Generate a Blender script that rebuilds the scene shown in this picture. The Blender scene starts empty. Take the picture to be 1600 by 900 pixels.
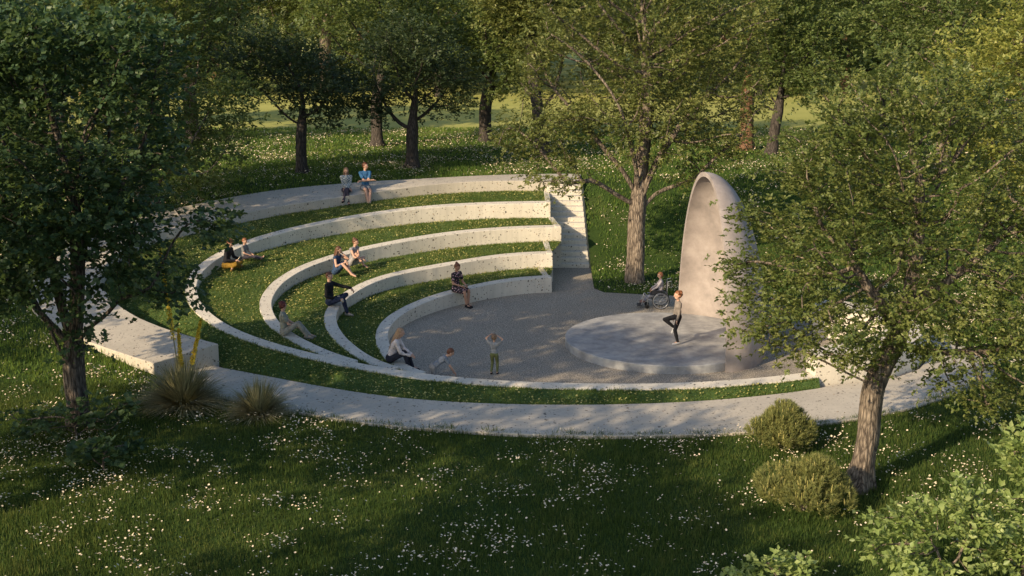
import bpy, bmesh, math, random
import numpy as np
from mathutils import Vector, Matrix, geometry
# plan curves of the place in metres (x across, y away from the camera)
SURVEY = {
    'tier1': [[1.2,38.09],[0.98,38.05],[0.77,38.01],[0.57,37.95],[0.37,37.89],[0.18,37.81],[-0.01,37.73],[-0.2,37.63],[-0.38,37.53],[-0.55,37.42],[-0.72,37.3],[-0.89,37.17],[-1.05,37.04],[-1.21,36.91],[-1.37,36.77],[-1.52,36.63],[-1.68,36.48],[-1.82,36.33],[-1.97,36.18],[-2.11,36.02],[-2.24,35.86],[-2.37,35.7],[-2.49,35.53],[-2.61,35.36],[-2.72,35.18],[-2.83,35.0],[-2.93,34.82],[-3.03,34.63],[-3.12,34.44],[-3.2,34.25],[-3.28,34.06],[-3.35,33.86],[-3.42,33.66],[-3.48,33.46],[-3.53,33.26],[-3.57,33.05],[-3.61,32.85],[-3.63,32.64],[-3.65,32.43],[-3.66,32.22],[-3.66,32.01],[-3.65,31.81],[-3.63,31.6],[-3.61,31.39],[-3.58,31.18],[-3.55,30.98],[-3.51,30.77],[-3.46,30.57],[-3.41,30.36],[-3.36,30.16],[-3.3,29.96],[-3.23,29.76],[-3.15,29.57],[-3.07,29.38],[-2.97,29.19],[-2.86,29.01],[-2.75,28.84],[-2.61,28.68],[-2.47,28.53],[-2.31,28.39]],
    'tier2': [[1.32,39.6],[1.05,39.59],[0.78,39.56],[0.53,39.51],[0.27,39.46],[0.02,39.38],[-0.22,39.3],[-0.45,39.21],[-0.69,39.1],[-0.91,38.98],[-1.14,38.85],[-1.36,38.72],[-1.58,38.58],[-1.79,38.44],[-2.01,38.3],[-2.23,38.16],[-2.45,38.02],[-2.66,37.87],[-2.88,37.73],[-3.09,37.58],[-3.3,37.42],[-3.5,37.26],[-3.69,37.09],[-3.87,36.91],[-4.04,36.72],[-4.2,36.51],[-4.35,36.3],[-4.48,36.08],[-4.6,35.85],[-4.7,35.61],[-4.8,35.37],[-4.88,35.12],[-4.96,34.87],[-5.03,34.62],[-5.08,34.37],[-5.13,34.11],[-5.16,33.86],[-5.19,33.6],[-5.2,33.34],[-5.19,33.08],[-5.18,32.83],[-5.14,32.57],[-5.1,32.32],[-5.04,32.06],[-4.98,31.81],[-4.9,31.57],[-4.81,31.32],[-4.72,31.08],[-4.62,30.84],[-4.51,30.61],[-4.39,30.38],[-4.27,30.15],[-4.14,29.92],[-4.0,29.7],[-3.86,29.49],[-3.7,29.28],[-3.54,29.09],[-3.35,28.91],[-3.16,28.74],[-2.95,28.59]],
    'tier3': [[1.67,41.72],[1.35,41.7],[1.02,41.68],[0.7,41.64],[0.38,41.6],[0.06,41.54],[-0.26,41.48],[-0.58,41.4],[-0.89,41.32],[-1.2,41.23],[-1.51,41.12],[-1.81,41.0],[-2.1,40.87],[-2.4,40.73],[-2.68,40.58],[-2.96,40.42],[-3.24,40.25],[-3.51,40.08],[-3.78,39.89],[-4.04,39.7],[-4.3,39.51],[-4.56,39.31],[-4.81,39.1],[-5.05,38.88],[-5.28,38.66],[-5.5,38.42],[-5.71,38.18],[-5.92,37.93],[-6.11,37.67],[-6.29,37.4],[-6.46,37.12],[-6.61,36.83],[-6.74,36.54],[-6.85,36.23],[-6.94,35.92],[-7.02,35.61],[-7.08,35.28],[-7.11,34.96],[-7.14,34.64],[-7.14,34.31],[-7.13,33.99],[-7.1,33.66],[-7.05,33.34],[-6.98,33.03],[-6.89,32.71],[-6.79,32.41],[-6.67,32.1],[-6.54,31.81],[-6.39,31.52],[-6.22,31.25],[-6.04,30.98],[-5.85,30.72],[-5.65,30.46],[-5.43,30.22],[-5.22,29.98],[-4.99,29.74],[-4.76,29.52],[-4.51,29.31],[-4.26,29.11],[-3.99,28.92]],
    'tier4': [[1.37,43.59],[1.04,43.59],[0.71,43.58],[0.38,43.56],[0.05,43.54],[-0.28,43.51],[-0.61,43.48],[-0.93,43.44],[-1.26,43.39],[-1.58,43.34],[-1.91,43.27],[-2.23,43.2],[-2.54,43.12],[-2.86,43.03],[-3.17,42.93],[-3.48,42.81],[-3.78,42.69],[-4.08,42.56],[-4.37,42.41],[-4.66,42.26],[-4.95,42.1],[-5.23,41.93],[-5.51,41.75],[-5.79,41.57],[-6.06,41.38],[-6.32,41.19],[-6.58,40.98],[-6.84,40.78],[-7.09,40.56],[-7.33,40.34],[-7.57,40.11],[-7.8,39.87],[-8.01,39.62],[-8.22,39.37],[-8.41,39.1],[-8.59,38.83],[-8.76,38.54],[-8.91,38.25],[-9.05,37.95],[-9.17,37.65],[-9.28,37.34],[-9.36,37.02],[-9.43,36.7],[-9.49,36.37],[-9.52,36.04],[-9.54,35.72],[-9.53,35.39],[-9.51,35.06],[-9.46,34.74],[-9.4,34.41],[-9.32,34.09],[-9.22,33.78],[-9.11,33.47],[-8.99,33.16],[-8.84,32.86],[-8.69,32.57],[-8.52,32.28],[-8.34,32.01],[-8.15,31.74],[-7.95,31.48],[-7.74,31.23],[-7.51,30.99],[-7.28,30.76],[-7.03,30.55],[-6.78,30.34],[-6.52,30.14],[-6.25,29.95],[-5.98,29.76],[-5.7,29.59],[-5.42,29.41],[-5.13,29.25],[-4.84,29.09],[-4.55,28.94],[-4.25,28.79],[-3.96,28.65],[-3.66,28.51],[-3.35,28.38],[-3.05,28.26],[-2.74,28.14],[-2.43,28.04],[-2.12,27.94],[-1.8,27.85],[-1.49,27.77],[-1.17,27.7],[-0.84,27.63],[-0.52,27.58],[-0.2,27.53],[0.13,27.49],[0.46,27.45],[0.79,27.42],[1.12,27.4],[1.45,27.38],[1.78,27.37],[2.11,27.36],[2.44,27.35],[2.77,27.35],[3.1,27.36],[3.42,27.37],[3.75,27.39],[4.08,27.42],[4.41,27.45],[4.73,27.49],[5.06,27.54],[5.38,27.59],[5.7,27.65],[6.03,27.72],[6.35,27.8],[6.66,27.88],[6.98,27.97],[7.3,28.07]],
    'path_outer': [[-9.78,29.34],[-9.47,29.07],[-9.16,28.81],[-8.84,28.54],[-8.52,28.28],[-8.2,28.03],[-7.87,27.78],[-7.54,27.55],[-7.2,27.32],[-6.85,27.11],[-6.49,26.91],[-6.13,26.71],[-5.76,26.53],[-5.39,26.34],[-5.03,26.16],[-4.66,25.98],[-4.29,25.8],[-3.92,25.63],[-3.54,25.47],[-3.16,25.33],[-2.77,25.21],[-2.37,25.1],[-1.97,25.01],[-1.57,24.92],[-1.17,24.85],[-0.76,24.78],[-0.35,24.71],[0.05,24.66],[0.46,24.61],[0.87,24.57],[1.28,24.54],[1.69,24.52],[2.1,24.52],[2.51,24.52],[2.92,24.54],[3.33,24.56],[3.74,24.58],[4.15,24.62],[4.55,24.67],[4.96,24.74],[5.35,24.83],[5.75,24.94],[6.14,25.06],[6.53,25.19],[6.92,25.33],[7.3,25.49],[7.68,25.65],[8.05,25.83],[8.41,26.02],[8.76,26.22],[9.1,26.44],[9.44,26.68],[9.77,26.92],[10.1,27.18],[10.43,27.44],[10.76,27.72],[11.07,28.01],[11.36,28.31],[11.61,28.63],[11.83,28.96],[11.99,29.32],[12.09,29.69],[12.13,30.08],[12.12,30.47],[12.07,30.88],[12.0,31.28],[11.89,31.68],[11.76,32.06],[11.59,32.43],[11.38,32.79]],
    'path_inner': [[-7.3,29.48],[-6.95,29.29],[-6.61,29.1],[-6.27,28.9],[-5.92,28.71],[-5.58,28.51],[-5.24,28.32],[-4.89,28.13],[-4.54,27.94],[-4.19,27.76],[-3.84,27.58],[-3.48,27.42],[-3.12,27.27],[-2.75,27.13],[-2.37,27.01],[-1.99,26.91],[-1.6,26.82],[-1.22,26.75],[-0.83,26.69],[-0.43,26.64],[-0.04,26.61],[0.35,26.58],[0.75,26.57],[1.14,26.56],[1.54,26.56],[1.93,26.57],[2.33,26.59],[2.72,26.62],[3.12,26.65],[3.51,26.7],[3.9,26.76],[4.29,26.83],[4.67,26.91],[5.06,27.0],[5.44,27.11],[5.81,27.22],[6.19,27.35],[6.56,27.48],[6.92,27.63],[7.29,27.79]],
    'rim_outer': [[2.68,47.91],[2.26,47.93],[1.85,47.93],[1.44,47.92],[1.03,47.89],[0.62,47.84],[0.22,47.78],[-0.18,47.7],[-0.58,47.61],[-0.98,47.51],[-1.37,47.39],[-1.76,47.26],[-2.14,47.12],[-2.52,46.97],[-2.9,46.82],[-3.29,46.66],[-3.67,46.51],[-4.05,46.37],[-4.43,46.23],[-4.82,46.1],[-5.21,45.97],[-5.6,45.85],[-6.0,45.73],[-6.39,45.61],[-6.78,45.48],[-7.17,45.35],[-7.55,45.2],[-7.93,45.04],[-8.3,44.87],[-8.66,44.68],[-9.01,44.47],[-9.35,44.25],[-9.68,44.01],[-10.0,43.76],[-10.3,43.5],[-10.6,43.23],[-10.9,42.95],[-11.2,42.68],[-11.5,42.4],[-11.79,42.12],[-12.07,41.83],[-12.34,41.53],[-12.58,41.21],[-12.8,40.88],[-13.0,40.53],[-13.18,40.16],[-13.34,39.78],[-13.48,39.39],[-13.6,38.99],[-13.7,38.59],[-13.79,38.18],[-13.87,37.78],[-13.93,37.37],[-13.97,36.96],[-13.99,36.55],[-13.99,36.14],[-13.97,35.73],[-13.93,35.32],[-13.88,34.91],[-13.8,34.5],[-13.7,34.1],[-13.59,33.7],[-13.45,33.31],[-13.3,32.93],[-13.12,32.56],[-12.93,32.2],[-12.71,31.85],[-12.46,31.52],[-12.2,31.21],[-11.92,30.92],[-11.62,30.64],[-11.31,30.37],[-10.99,30.11],[-10.67,29.86],[-10.33,29.61],[-10.0,29.37],[-9.66,29.14],[-9.32,28.9],[-8.98,28.68],[-8.64,28.46]],
    'rim_inner': [[0.7,46.02],[0.35,46.04],[0.0,46.04],[-0.34,46.03],[-0.68,46.01],[-1.02,45.97],[-1.36,45.92],[-1.69,45.86],[-2.02,45.78],[-2.35,45.69],[-2.67,45.58],[-2.99,45.46],[-3.3,45.32],[-3.61,45.18],[-3.91,45.02],[-4.21,44.85],[-4.5,44.68],[-4.8,44.51],[-5.09,44.33],[-5.38,44.15],[-5.67,43.97],[-5.97,43.8],[-6.26,43.63],[-6.55,43.46],[-6.84,43.28],[-7.14,43.11],[-7.43,42.94],[-7.71,42.75],[-8.0,42.57],[-8.28,42.37],[-8.55,42.16],[-8.82,41.94],[-9.09,41.71],[-9.34,41.46],[-9.59,41.21],[-9.83,40.95],[-10.06,40.69],[-10.28,40.45],[-10.5,40.22],[-10.71,40.03],[-10.9,39.87],[-11.08,39.74],[-11.25,39.63],[-11.4,39.51],[-11.53,39.37],[-11.65,39.2],[-11.76,38.98],[-11.85,38.72],[-11.93,38.43],[-12.0,38.1],[-12.05,37.75],[-12.1,37.39],[-12.13,37.03],[-12.14,36.67],[-12.14,36.31],[-12.12,35.96],[-12.08,35.62],[-12.03,35.28],[-11.95,34.95],[-11.85,34.63],[-11.73,34.31],[-11.59,34.0],[-11.44,33.7],[-11.28,33.4],[-11.1,33.11],[-10.91,32.82],[-10.72,32.54],[-10.51,32.27],[-10.29,32.01],[-10.06,31.75],[-9.83,31.51],[-9.58,31.28],[-9.32,31.06],[-9.06,30.84],[-8.78,30.64],[-8.5,30.44],[-8.22,30.25],[-7.93,30.07],[-7.65,29.88],[-7.35,29.71]],
}

R = math.radians
scn = bpy.context.scene
COL = scn.collection
rng = np.random.default_rng(7)

# ------------------------------------------------------------------ camera
CAM_H, CAM_P, CAM_F = 9.0, R(13.2), 1925.0 / 1600.0
cd = bpy.data.cameras.new('camera'); cam = bpy.data.objects.new('camera', cd); COL.objects.link(cam)
cd.sensor_width = 36; cd.lens = 36 * CAM_F; cd.clip_end = 3000; cd.clip_start = .1
cam.location = (0, 0, CAM_H); cam.rotation_euler = (R(90) - CAM_P, 0, 0)
scn.camera = cam

# ------------------------------------------------------------------ light
SUN_AZ, SUN_EL = 44.0, 25.0         # direction the light travels over the ground, height of the sun
w = bpy.data.worlds.new('World'); scn.world = w; w.use_nodes = True
nt = w.node_tree; bg = nt.nodes['Background']
sky = nt.nodes.new('ShaderNodeTexSky'); sky.sky_type = 'NISHITA'; sky.sun_disc = False
sky.sun_elevation = R(SUN_EL); sky.sun_rotation = R(180 + 90 - SUN_AZ)
sky.air_density = 1.0; sky.dust_density = 1.2; sky.ozone_density = 1.5
nt.links.new(sky.outputs[0], bg.inputs[0]); bg.inputs[1].default_value = .185
sd = bpy.data.lights.new('sun', 'SUN'); sun = bpy.data.objects.new('sun', sd); COL.objects.link(sun)
sd.energy = 6.6; sd.angle = R(.6); sd.color = (1, .80, .54)
dv = Vector((math.cos(R(SUN_AZ)) * math.cos(R(SUN_EL)), math.sin(R(SUN_AZ)) * math.cos(R(SUN_EL)), -math.sin(R(SUN_EL))))
sun.rotation_euler = dv.to_track_quat('-Z', 'Y').to_euler()
scn.view_settings.view_transform = 'Standard'; scn.view_settings.look = 'None'
scn.view_settings.exposure = 0; scn.view_settings.gamma = 1
scn.render.engine = 'CYCLES'
scn.cycles.use_denoising = True
scn.cycles.max_bounces = 6; scn.cycles.diffuse_bounces = 4; scn.cycles.transmission_bounces = 3
scn.cycles.transparent_max_bounces = 4; scn.cycles.glossy_bounces = 2

# ------------------------------------------------------------------ object helpers
def tag(o, label=None, cat=None, group=None, kind=None):
    if label: o['label'] = label
    if cat: o['category'] = cat
    if group: o['group'] = group
    if kind: o['kind'] = kind
    return o
def empty(name, loc=(0, 0, 0), rz=0.0, label=None, cat=None, group=None):
    o = bpy.data.objects.new(name, None); COL.objects.link(o)
    o.location = loc; o.rotation_euler = (0, 0, rz); o.empty_display_size = .2
    return tag(o, label, cat, group)
def link(name, me, mat=None, parent=None, smooth=False):
    o = bpy.data.objects.new(name, me); COL.objects.link(o)
    if mat is not None:
        for m in (mat if isinstance(mat, (list, tuple)) else [mat]): me.materials.append(m)
    if parent: o.parent = parent
    if smooth: me.polygons.foreach_set('use_smooth', [True] * len(me.polygons))
    return o
def mesh(name, V, F, mi=None):
    me = bpy.data.meshes.new(name); me.from_pydata([tuple(v) for v in V], [], F)
    if mi is not None: me.polygons.foreach_set('material_index', mi)
    me.update(); return me
def npmesh(name, V, F):
    """V (n,3) floats, F (m,k) ints, all faces with k corners"""
    V = np.asarray(V, np.float32); F = np.asarray(F, np.int32)
    me = bpy.data.meshes.new(name); me.vertices.add(len(V)); me.vertices.foreach_set('co', V.ravel())
    m, k = F.shape; me.loops.add(m * k); me.loops.foreach_set('vertex_index', F.ravel())
    me.polygons.add(m); me.polygons.foreach_set('loop_start', np.arange(0, m * k, k, dtype=np.int32))
    me.polygons.foreach_set('loop_total', np.full(m, k, np.int32))
    me.update(calc_edges=True); return me
def copy_tree(root, loc, rz, sc=1.0):
    c = root.copy(); COL.objects.link(c); c.location = loc; c.rotation_euler = (0, 0, rz); c.scale = (sc,) * 3
    for ch in list(root.children):
        d = ch.copy(); COL.objects.link(d); d.parent = c
        for g in list(ch.children):
            e = g.copy(); COL.objects.link(e); e.parent = d
    return c

# ------------------------------------------------------------------ materials
def newmat(name):
    m = bpy.data.materials.new(name); m.use_nodes = True
    nt = m.node_tree; b = nt.nodes['Principled BSDF']
    return m, nt, b
def nd(nt, t, **k):
    n = nt.nodes.new(t)
    for a, v in k.items():
        if a in n.inputs: n.inputs[a].default_value = v
        else: setattr(n, a, v)
    return n
def ramp(nt, src, stops):
    r = nt.nodes.new('ShaderNodeValToRGB'); e = r.color_ramp.elements
    while len(e) < len(stops): e.new(.5)
    for i, (p, c) in enumerate(stops):
        e[i].position = p; e[i].color = (*c, 1) if len(c) == 3 else c
    nt.links.new(src, r.inputs[0]); return r.outputs[0]
def mix(nt, f, a, b, mode='MIX'):
    m = nt.nodes.new('ShaderNodeMix'); m.data_type = 'RGBA'; m.blend_type = mode
    for s, v in ((m.inputs[0], f), (m.inputs[6], a), (m.inputs[7], b)):
        if hasattr(v, 'is_output') or isinstance(v, bpy.types.NodeSocket): nt.links.new(v, s)
        else: s.default_value = v if not isinstance(v, tuple) or len(v) == 4 else (*v, 1)
    return m.outputs[2]
def pos(nt, scale=(1, 1, 1), obj=False):
    g = nt.nodes.new('ShaderNodeTexCoord') if obj else nt.nodes.new('ShaderNodeNewGeometry')
    mp = nt.nodes.new('ShaderNodeMapping'); mp.inputs['Scale'].default_value = scale
    nt.links.new(g.outputs['Object' if obj else 'Position'], mp.inputs[0]); return mp.outputs[0]
def noise(nt, vec, s, det=4, rough=.55, out=0):
    n = nt.nodes.new('ShaderNodeTexNoise'); n.inputs['Scale'].default_value = s
    n.inputs['Detail'].default_value = det; n.inputs['Roughness'].default_value = rough
    nt.links.new(vec, n.inputs['Vector']); return n.outputs[out]
def bump(nt, b, h, st=.3, d=.02):
    n = nt.nodes.new('ShaderNodeBump'); n.inputs['Strength'].default_value = st; n.inputs['Distance'].default_value = d
    nt.links.new(h, n.inputs['Height']); nt.links.new(n.outputs[0], b.inputs['Normal'])
def plain(name, col, rough=.8, spec=.3, metal=0, var=.12, s=9.0):
    m, nt, b = newmat(name); v = pos(nt, obj=True)
    c = ramp(nt, noise(nt, v, s), [(.3, tuple(x * (1 - var) for x in col)), (.7, tuple(min(1, x * (1 + var)) for x in col))])
    nt.links.new(c, b.inputs['Base Color'])
    b.inputs['Roughness'].default_value = rough; b.inputs['Specular IOR Level'].default_value = spec; b.inputs['Metallic'].default_value = metal
    return m
def terrazzo(name, base, chip=.9, stain=.18):
    """pale cast concrete with sparse dark stone chips of several sizes"""
    m, nt, b = newmat(name); v = pos(nt)
    big = noise(nt, v, .7, 5, .6); mid = noise(nt, v, 6, 5, .65)
    c = mix(nt, ramp(nt, big, [(.3, (0, 0, 0)), (.75, (1, 1, 1))]), tuple(x * (1 - stain) for x in base), tuple(min(1, x * 1.06) for x in base))
    c = mix(nt, ramp(nt, mid, [(.35, (.12,) * 3), (.7, (0, 0, 0))]), c, tuple(x * .55 for x in base))
    warp = nt.nodes.new('ShaderNodeVectorMath'); warp.operation = 'MULTIPLY_ADD'
    nz = noise(nt, v, 14, 2, .5, 1); nt.links.new(nz, warp.inputs[0]); warp.inputs[1].default_value = (.07,) * 3; nt.links.new(v, warp.inputs[2])
    st = noise(nt, pos(nt, (9, 9, .8)), 1.0, 4, .7)
    c = mix(nt, ramp(nt, st, [(.46, (0, 0, 0)), (.72, (.34,) * 3)]), c, tuple(x * .52 for x in base))
    for sc, th, dens, col in ((5.4, .165, .34, (.05, .045, .04)), (7.6, .16, .36, (.075, .06, .05)), (9.5, .19, .36, (.10, .085, .07)), (17, .20, .30, (.16, .13, .10)), (8.0, .17, .22, (.30, .19, .11))):
        vo = nt.nodes.new('ShaderNodeTexVoronoi'); vo.inputs['Scale'].default_value = sc; nt.links.new(warp.outputs[0], vo.inputs['Vector'])
        sp = nt.nodes.new('ShaderNodeSeparateColor'); nt.links.new(vo.outputs['Color'], sp.inputs[0])
        a = nt.nodes.new('ShaderNodeMath'); a.operation = 'LESS_THAN'; nt.links.new(vo.outputs['Distance'], a.inputs[0]); a.inputs[1].default_value = th
        k = nt.nodes.new('ShaderNodeMath'); k.operation = 'LESS_THAN'; nt.links.new(sp.outputs[0], k.inputs[0]); k.inputs[1].default_value = dens
        q = nt.nodes.new('ShaderNodeMath'); q.operation = 'MULTIPLY'; nt.links.new(a.outputs[0], q.inputs[0]); nt.links.new(k.outputs[0], q.inputs[1])
        q2 = nt.nodes.new('ShaderNodeMath'); q2.operation = 'MULTIPLY'; nt.links.new(q.outputs[0], q2.inputs[0]); q2.inputs[1].default_value = chip
        c = mix(nt, q2.outputs[0], c, col)
    nt.links.new(c, b.inputs['Base Color']); b.inputs['Roughness'].default_value = .78; b.inputs['Specular IOR Level'].default_value = .3
    bump(nt, b, noise(nt, v, 40, 4, .7), .25, .01)
    return m
M = {}
M['concrete'] = terrazzo('pale_terrazzo_concrete', (.70, .645, .545))
M['path'] = terrazzo('pale_terrazzo_path', (.54, .49, .41), .85, .16)
def mk_floor():
    m, nt, b = newmat('dark_gravel_paving'); v = pos(nt)
    f = noise(nt, v, 30, 3, .85); g = noise(nt, v, .9, 5, .6)
    c = ramp(nt, f, [(.38, (.09, .08, .068)), (.47, (.26, .23, .185)), (.55, (.42, .365, .29)), (.64, (.70, .61, .49))])
    c = mix(nt, ramp(nt, g, [(.35, (.18,) * 3), (.7, (0, 0, 0))]), c, (.15, .13, .105))
    nt.links.new(c, b.inputs['Base Color']); b.inputs['Roughness'].default_value = .85; b.inputs['Specular IOR Level'].default_value = .25
    bump(nt, b, f, .5, .02); return m
M['floor'] = mk_floor()
def mk_stage():
    m, nt, b = newmat('cloudy_grey_concrete'); v = pos(nt)
    c = ramp(nt, noise(nt, v, 2.2, 9, .68), [(.34, (.20, .20, .205)), (.5, (.30, .30, .30)), (.64, (.42, .415, .40))])
    c = mix(nt, ramp(nt, noise(nt, v, 24, 4, .7), [(.55, (0, 0, 0)), (.75, (.35,) * 3)]), c, (.22, .215, .21))
    nt.links.new(c, b.inputs['Base Color']); b.inputs['Roughness'].default_value = .7
    bump(nt, b, noise(nt, v, 30, 4, .7), .15, .01); return m
M['stage'] = mk_stage()
def mk_shell():
    m, nt, b = newmat('rosy_plaster'); v = pos(nt)
    c = ramp(nt, noise(nt, v, 1.6, 9, .66), [(.32, (.23, .20, .185)), (.5, (.32, .275, .25)), (.66, (.41, .355, .325))])
    c = mix(nt, ramp(nt, noise(nt, v, 11, 6, .7), [(.5, (0, 0, 0)), (.72, (.4,) * 3)]), c, (.34, .285, .25))
    nt.links.new(c, b.inputs['Base Color']); b.inputs['Roughness'].default_value = .8
    bump(nt, b, noise(nt, v, 18, 6, .7), .25, .015); return m
M['shell'] = mk_shell()
def mk_ground():
    m, nt, b = newmat('meadow_turf'); v = pos(nt)
    c = ramp(nt, noise(nt, v, .55, 6, .65), [(.3, (.026, .048, .012)), (.5, (.042, .072, .016)), (.7, (.066, .09, .024))])
    c = mix(nt, ramp(nt, noise(nt, v, 22, 4, .8), [(.35, (.55,) * 3), (.65, (0, 0, 0))]), c, (.018, .036, .008))
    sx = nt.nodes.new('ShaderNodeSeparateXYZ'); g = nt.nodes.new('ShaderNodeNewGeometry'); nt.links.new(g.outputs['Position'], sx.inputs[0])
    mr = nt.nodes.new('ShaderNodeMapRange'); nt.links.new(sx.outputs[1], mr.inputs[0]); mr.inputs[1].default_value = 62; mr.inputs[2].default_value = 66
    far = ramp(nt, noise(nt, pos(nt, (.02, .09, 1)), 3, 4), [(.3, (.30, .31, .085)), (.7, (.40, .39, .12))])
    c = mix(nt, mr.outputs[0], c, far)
    nt.links.new(c, b.inputs['Base Color']); b.inputs['Roughness'].default_value = .95; b.inputs['Specular IOR Level'].default_value = .1
    return m
M['ground'] = mk_ground()
def mk_tread():
    m, nt, b = newmat('terrace_turf'); v = pos(nt)
    c = ramp(nt, noise(nt, v, 9, 6, .75), [(.3, (.03, .06, .01)), (.55, (.06, .11, .02)), (.75, (.11, .14, .03))])
    nt.links.new(c, b.inputs['Base Color']); b.inputs['Roughness'].default_value = .95; return m
M['tread'] = mk_tread()
def leafmat(name, lo, mid, hi, trans=.28, rough=.5, nscale=1.2, spec=.35, tint=(.55, .62, .12)):
    """foliage: hue varies leaf by leaf and clump by clump, with some light passing through"""
    m, nt, b = newmat(name); g = nt.nodes.new('ShaderNodeNewGeometry')
    n = noise(nt, pos(nt), nscale, 3, .6)
    ad = nt.nodes.new('ShaderNodeMath'); ad.operation = 'MULTIPLY_ADD'
    nt.links.new(g.outputs['Random Per Island'], ad.inputs[0]); ad.inputs[1].default_value = .5
    sb = nt.nodes.new('ShaderNodeMath'); sb.operation = 'SUBTRACT'; nt.links.new(n, sb.inputs[0]); sb.inputs[1].default_value = .25
    nt.links.new(sb.outputs[0], ad.inputs[2])
    c = ramp(nt, ad.outputs[0], [(.15, lo), (.5, mid), (.85, hi)])
    nt.links.new(c, b.inputs['Base Color']); b.inputs['Roughness'].default_value = rough; b.inputs['Specular IOR Level'].default_value = spec
    t = nt.nodes.new('ShaderNodeBsdfTranslucent')
    nt.links.new(mix(nt, .5, c, tuple(min(1, h * 1.8 * k + .0) for h, k in zip(hi, (1, 1, .6)))), t.inputs[0])
    mx = nt.nodes.new('ShaderNodeMixShader'); mx.inputs[0].default_value = trans
    nt.links.new(b.outputs[0], mx.inputs[1]); nt.links.new(t.outputs[0], mx.inputs[2])
    nt.links.new(mx.outputs[0], nt.nodes['Material Output'].inputs[0]); return m
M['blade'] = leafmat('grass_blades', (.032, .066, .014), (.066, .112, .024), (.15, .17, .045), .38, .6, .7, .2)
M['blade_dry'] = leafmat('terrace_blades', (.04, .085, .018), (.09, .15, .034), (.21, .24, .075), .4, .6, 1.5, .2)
M['blade_sun'] = leafmat('sun_painted_grass_blades', (.05, .105, .02), (.10, .175, .034), (.22, .26, .06), .42, .6, .7, .2)  # brighter copy of the meadow blades, low sun painted into their colour
M['petal'] = plain('white_petals', (.84, .70, .50), .7, .2)
M['fleck'] = leafmat('yellow_clover', (.22, .22, .06), (.42, .38, .11), (.62, .55, .22), .2, .7, 3)
def barkmat(name, lo, hi, sc=5.0):
    m, nt, b = newmat(name); v = pos(nt, (sc, sc, sc * .22), True)
    n1 = noise(nt, v, 3, 8, .7)
    vo = nt.nodes.new('ShaderNodeTexVoronoi'); vo.feature = 'DISTANCE_TO_EDGE'; vo.inputs['Scale'].default_value = 3.2
    nt.links.new(v, vo.inputs['Vector']); mm = nt.nodes.new('ShaderNodeMath'); mm.operation = 'MULTIPLY_ADD'; nt.links.new(vo.outputs['Distance'], mm.inputs[0]); mm.inputs[1].default_value = .9
    ms = nt.nodes.new('ShaderNodeMath'); ms.operation = 'SUBTRACT'; nt.links.new(n1, ms.inputs[0]); ms.inputs[1].default_value = .16; nt.links.new(ms.outputs[0], mm.inputs[2]); n = mm.outputs[0]
    c = ramp(nt, n, [(.3, lo), (.5, tuple((a + b2) / 2 for a, b2 in zip(lo, hi))), (.72, hi)])
    nt.links.new(c, b.inputs['Base Color']); b.inputs['Roughness'].default_value = .9; b.inputs['Specular IOR Level'].default_value = .15
    bump(nt, b, n, .9, .06); return m
M['bark'] = barkmat('furrowed_bark', (.065, .052, .042), (.34, .275, .21))
M['bark_mid'] = barkmat('grey_brown_bark', (.035, .029, .024), (.22, .18, .145))
M['bark_dark'] = barkmat('dark_bark', (.035, .03, .026), (.12, .10, .085))
M['bark_red'] = barkmat('reddish_bark', (.10, .055, .032), (.26, .15, .09))

# ------------------------------------------------------------------ the lie of the land
def sm(a, b, x):
    t = min(1, max(0, (x - a) / (b - a))); return t * t * (3 - 2 * t)
PLANE = {1: (-0.702, 0.0308), 2: (-1.6356, 0.065), 3: (-2.3016, 0.0894), 4: (-2.9102, 0.1117), 5: (-2.5779, 0.107)}
def z_tier(k, y): return min(PLANE[k][0] + PLANE[k][1] * y, 2.35)
def land(x, y):
    left = min(2.30, max(0, -2.2 - .38 + .107 * y - .06 * sm(24, 34, y)))
    left *= sm(26.5, 31, y)
    right = 2.3 * sm(40.6, 47.3, y)
    if y < 41: right += .10 * sm(37.6, 39.5, y) * (x < 12)
    t = sm(-8, 1.5, x) if y < 52 else 1
    z = left * (1 - t) + right * t
    return z + .05 * math.sin(x * .31 + 1.3) * math.sin(y * .23) * sm(3, 8, abs(y - 33)) * .7
to3 = lambda c, z: [Vector((x, y, z(x, y) if callable(z) else z)) for x, y in c]
def offset(c, d):
    c = np.array(c, float); t = np.gradient(c, axis=0); t /= np.linalg.norm(t, axis=1)[:, None]
    return c + np.c_[-t[:, 1], t[:, 0]] * d
def resample(c, n):
    c = np.array(c, float); s = np.r_[0, np.cumsum(np.hypot(*np.diff(c, axis=0).T))]
    u = np.linspace(0, s[-1], n); return np.c_[np.interp(u, s, c[:, 0]), np.interp(u, s, c[:, 1])]
def near_idx(c, p):
    return int(np.argmin(np.hypot(c[:, 0] - p[0], c[:, 1] - p[1])))
def slab(A, B, zA, zB, z0A, z0B=None, caps=True):
    """a solid between plan curves A and B (same length): top at zA/zB, bottom at z0"""
    n = len(A); V = []; F = []
    g = lambda z, p: z(*p) if callable(z) else z
    z0B = z0A if z0B is None else z0B
    for i in range(n):
        V += [(A[i][0], A[i][1], g(zA, A[i])), (B[i][0], B[i][1], g(zB, B[i])), (B[i][0], B[i][1], g(z0B, B[i])), (A[i][0], A[i][1], g(z0A, A[i]))]
    for i in range(n - 1):
        a, b = 4 * i, 4 * i + 4
        for k in range(4): F.append((a + k, a + (k + 1) % 4, b + (k + 1) % 4, b + k))
    if caps: F += [(3, 2, 1, 0), (4 * n - 4, 4 * n - 3, 4 * n - 2, 4 * n - 1)]
    return V, F
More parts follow.
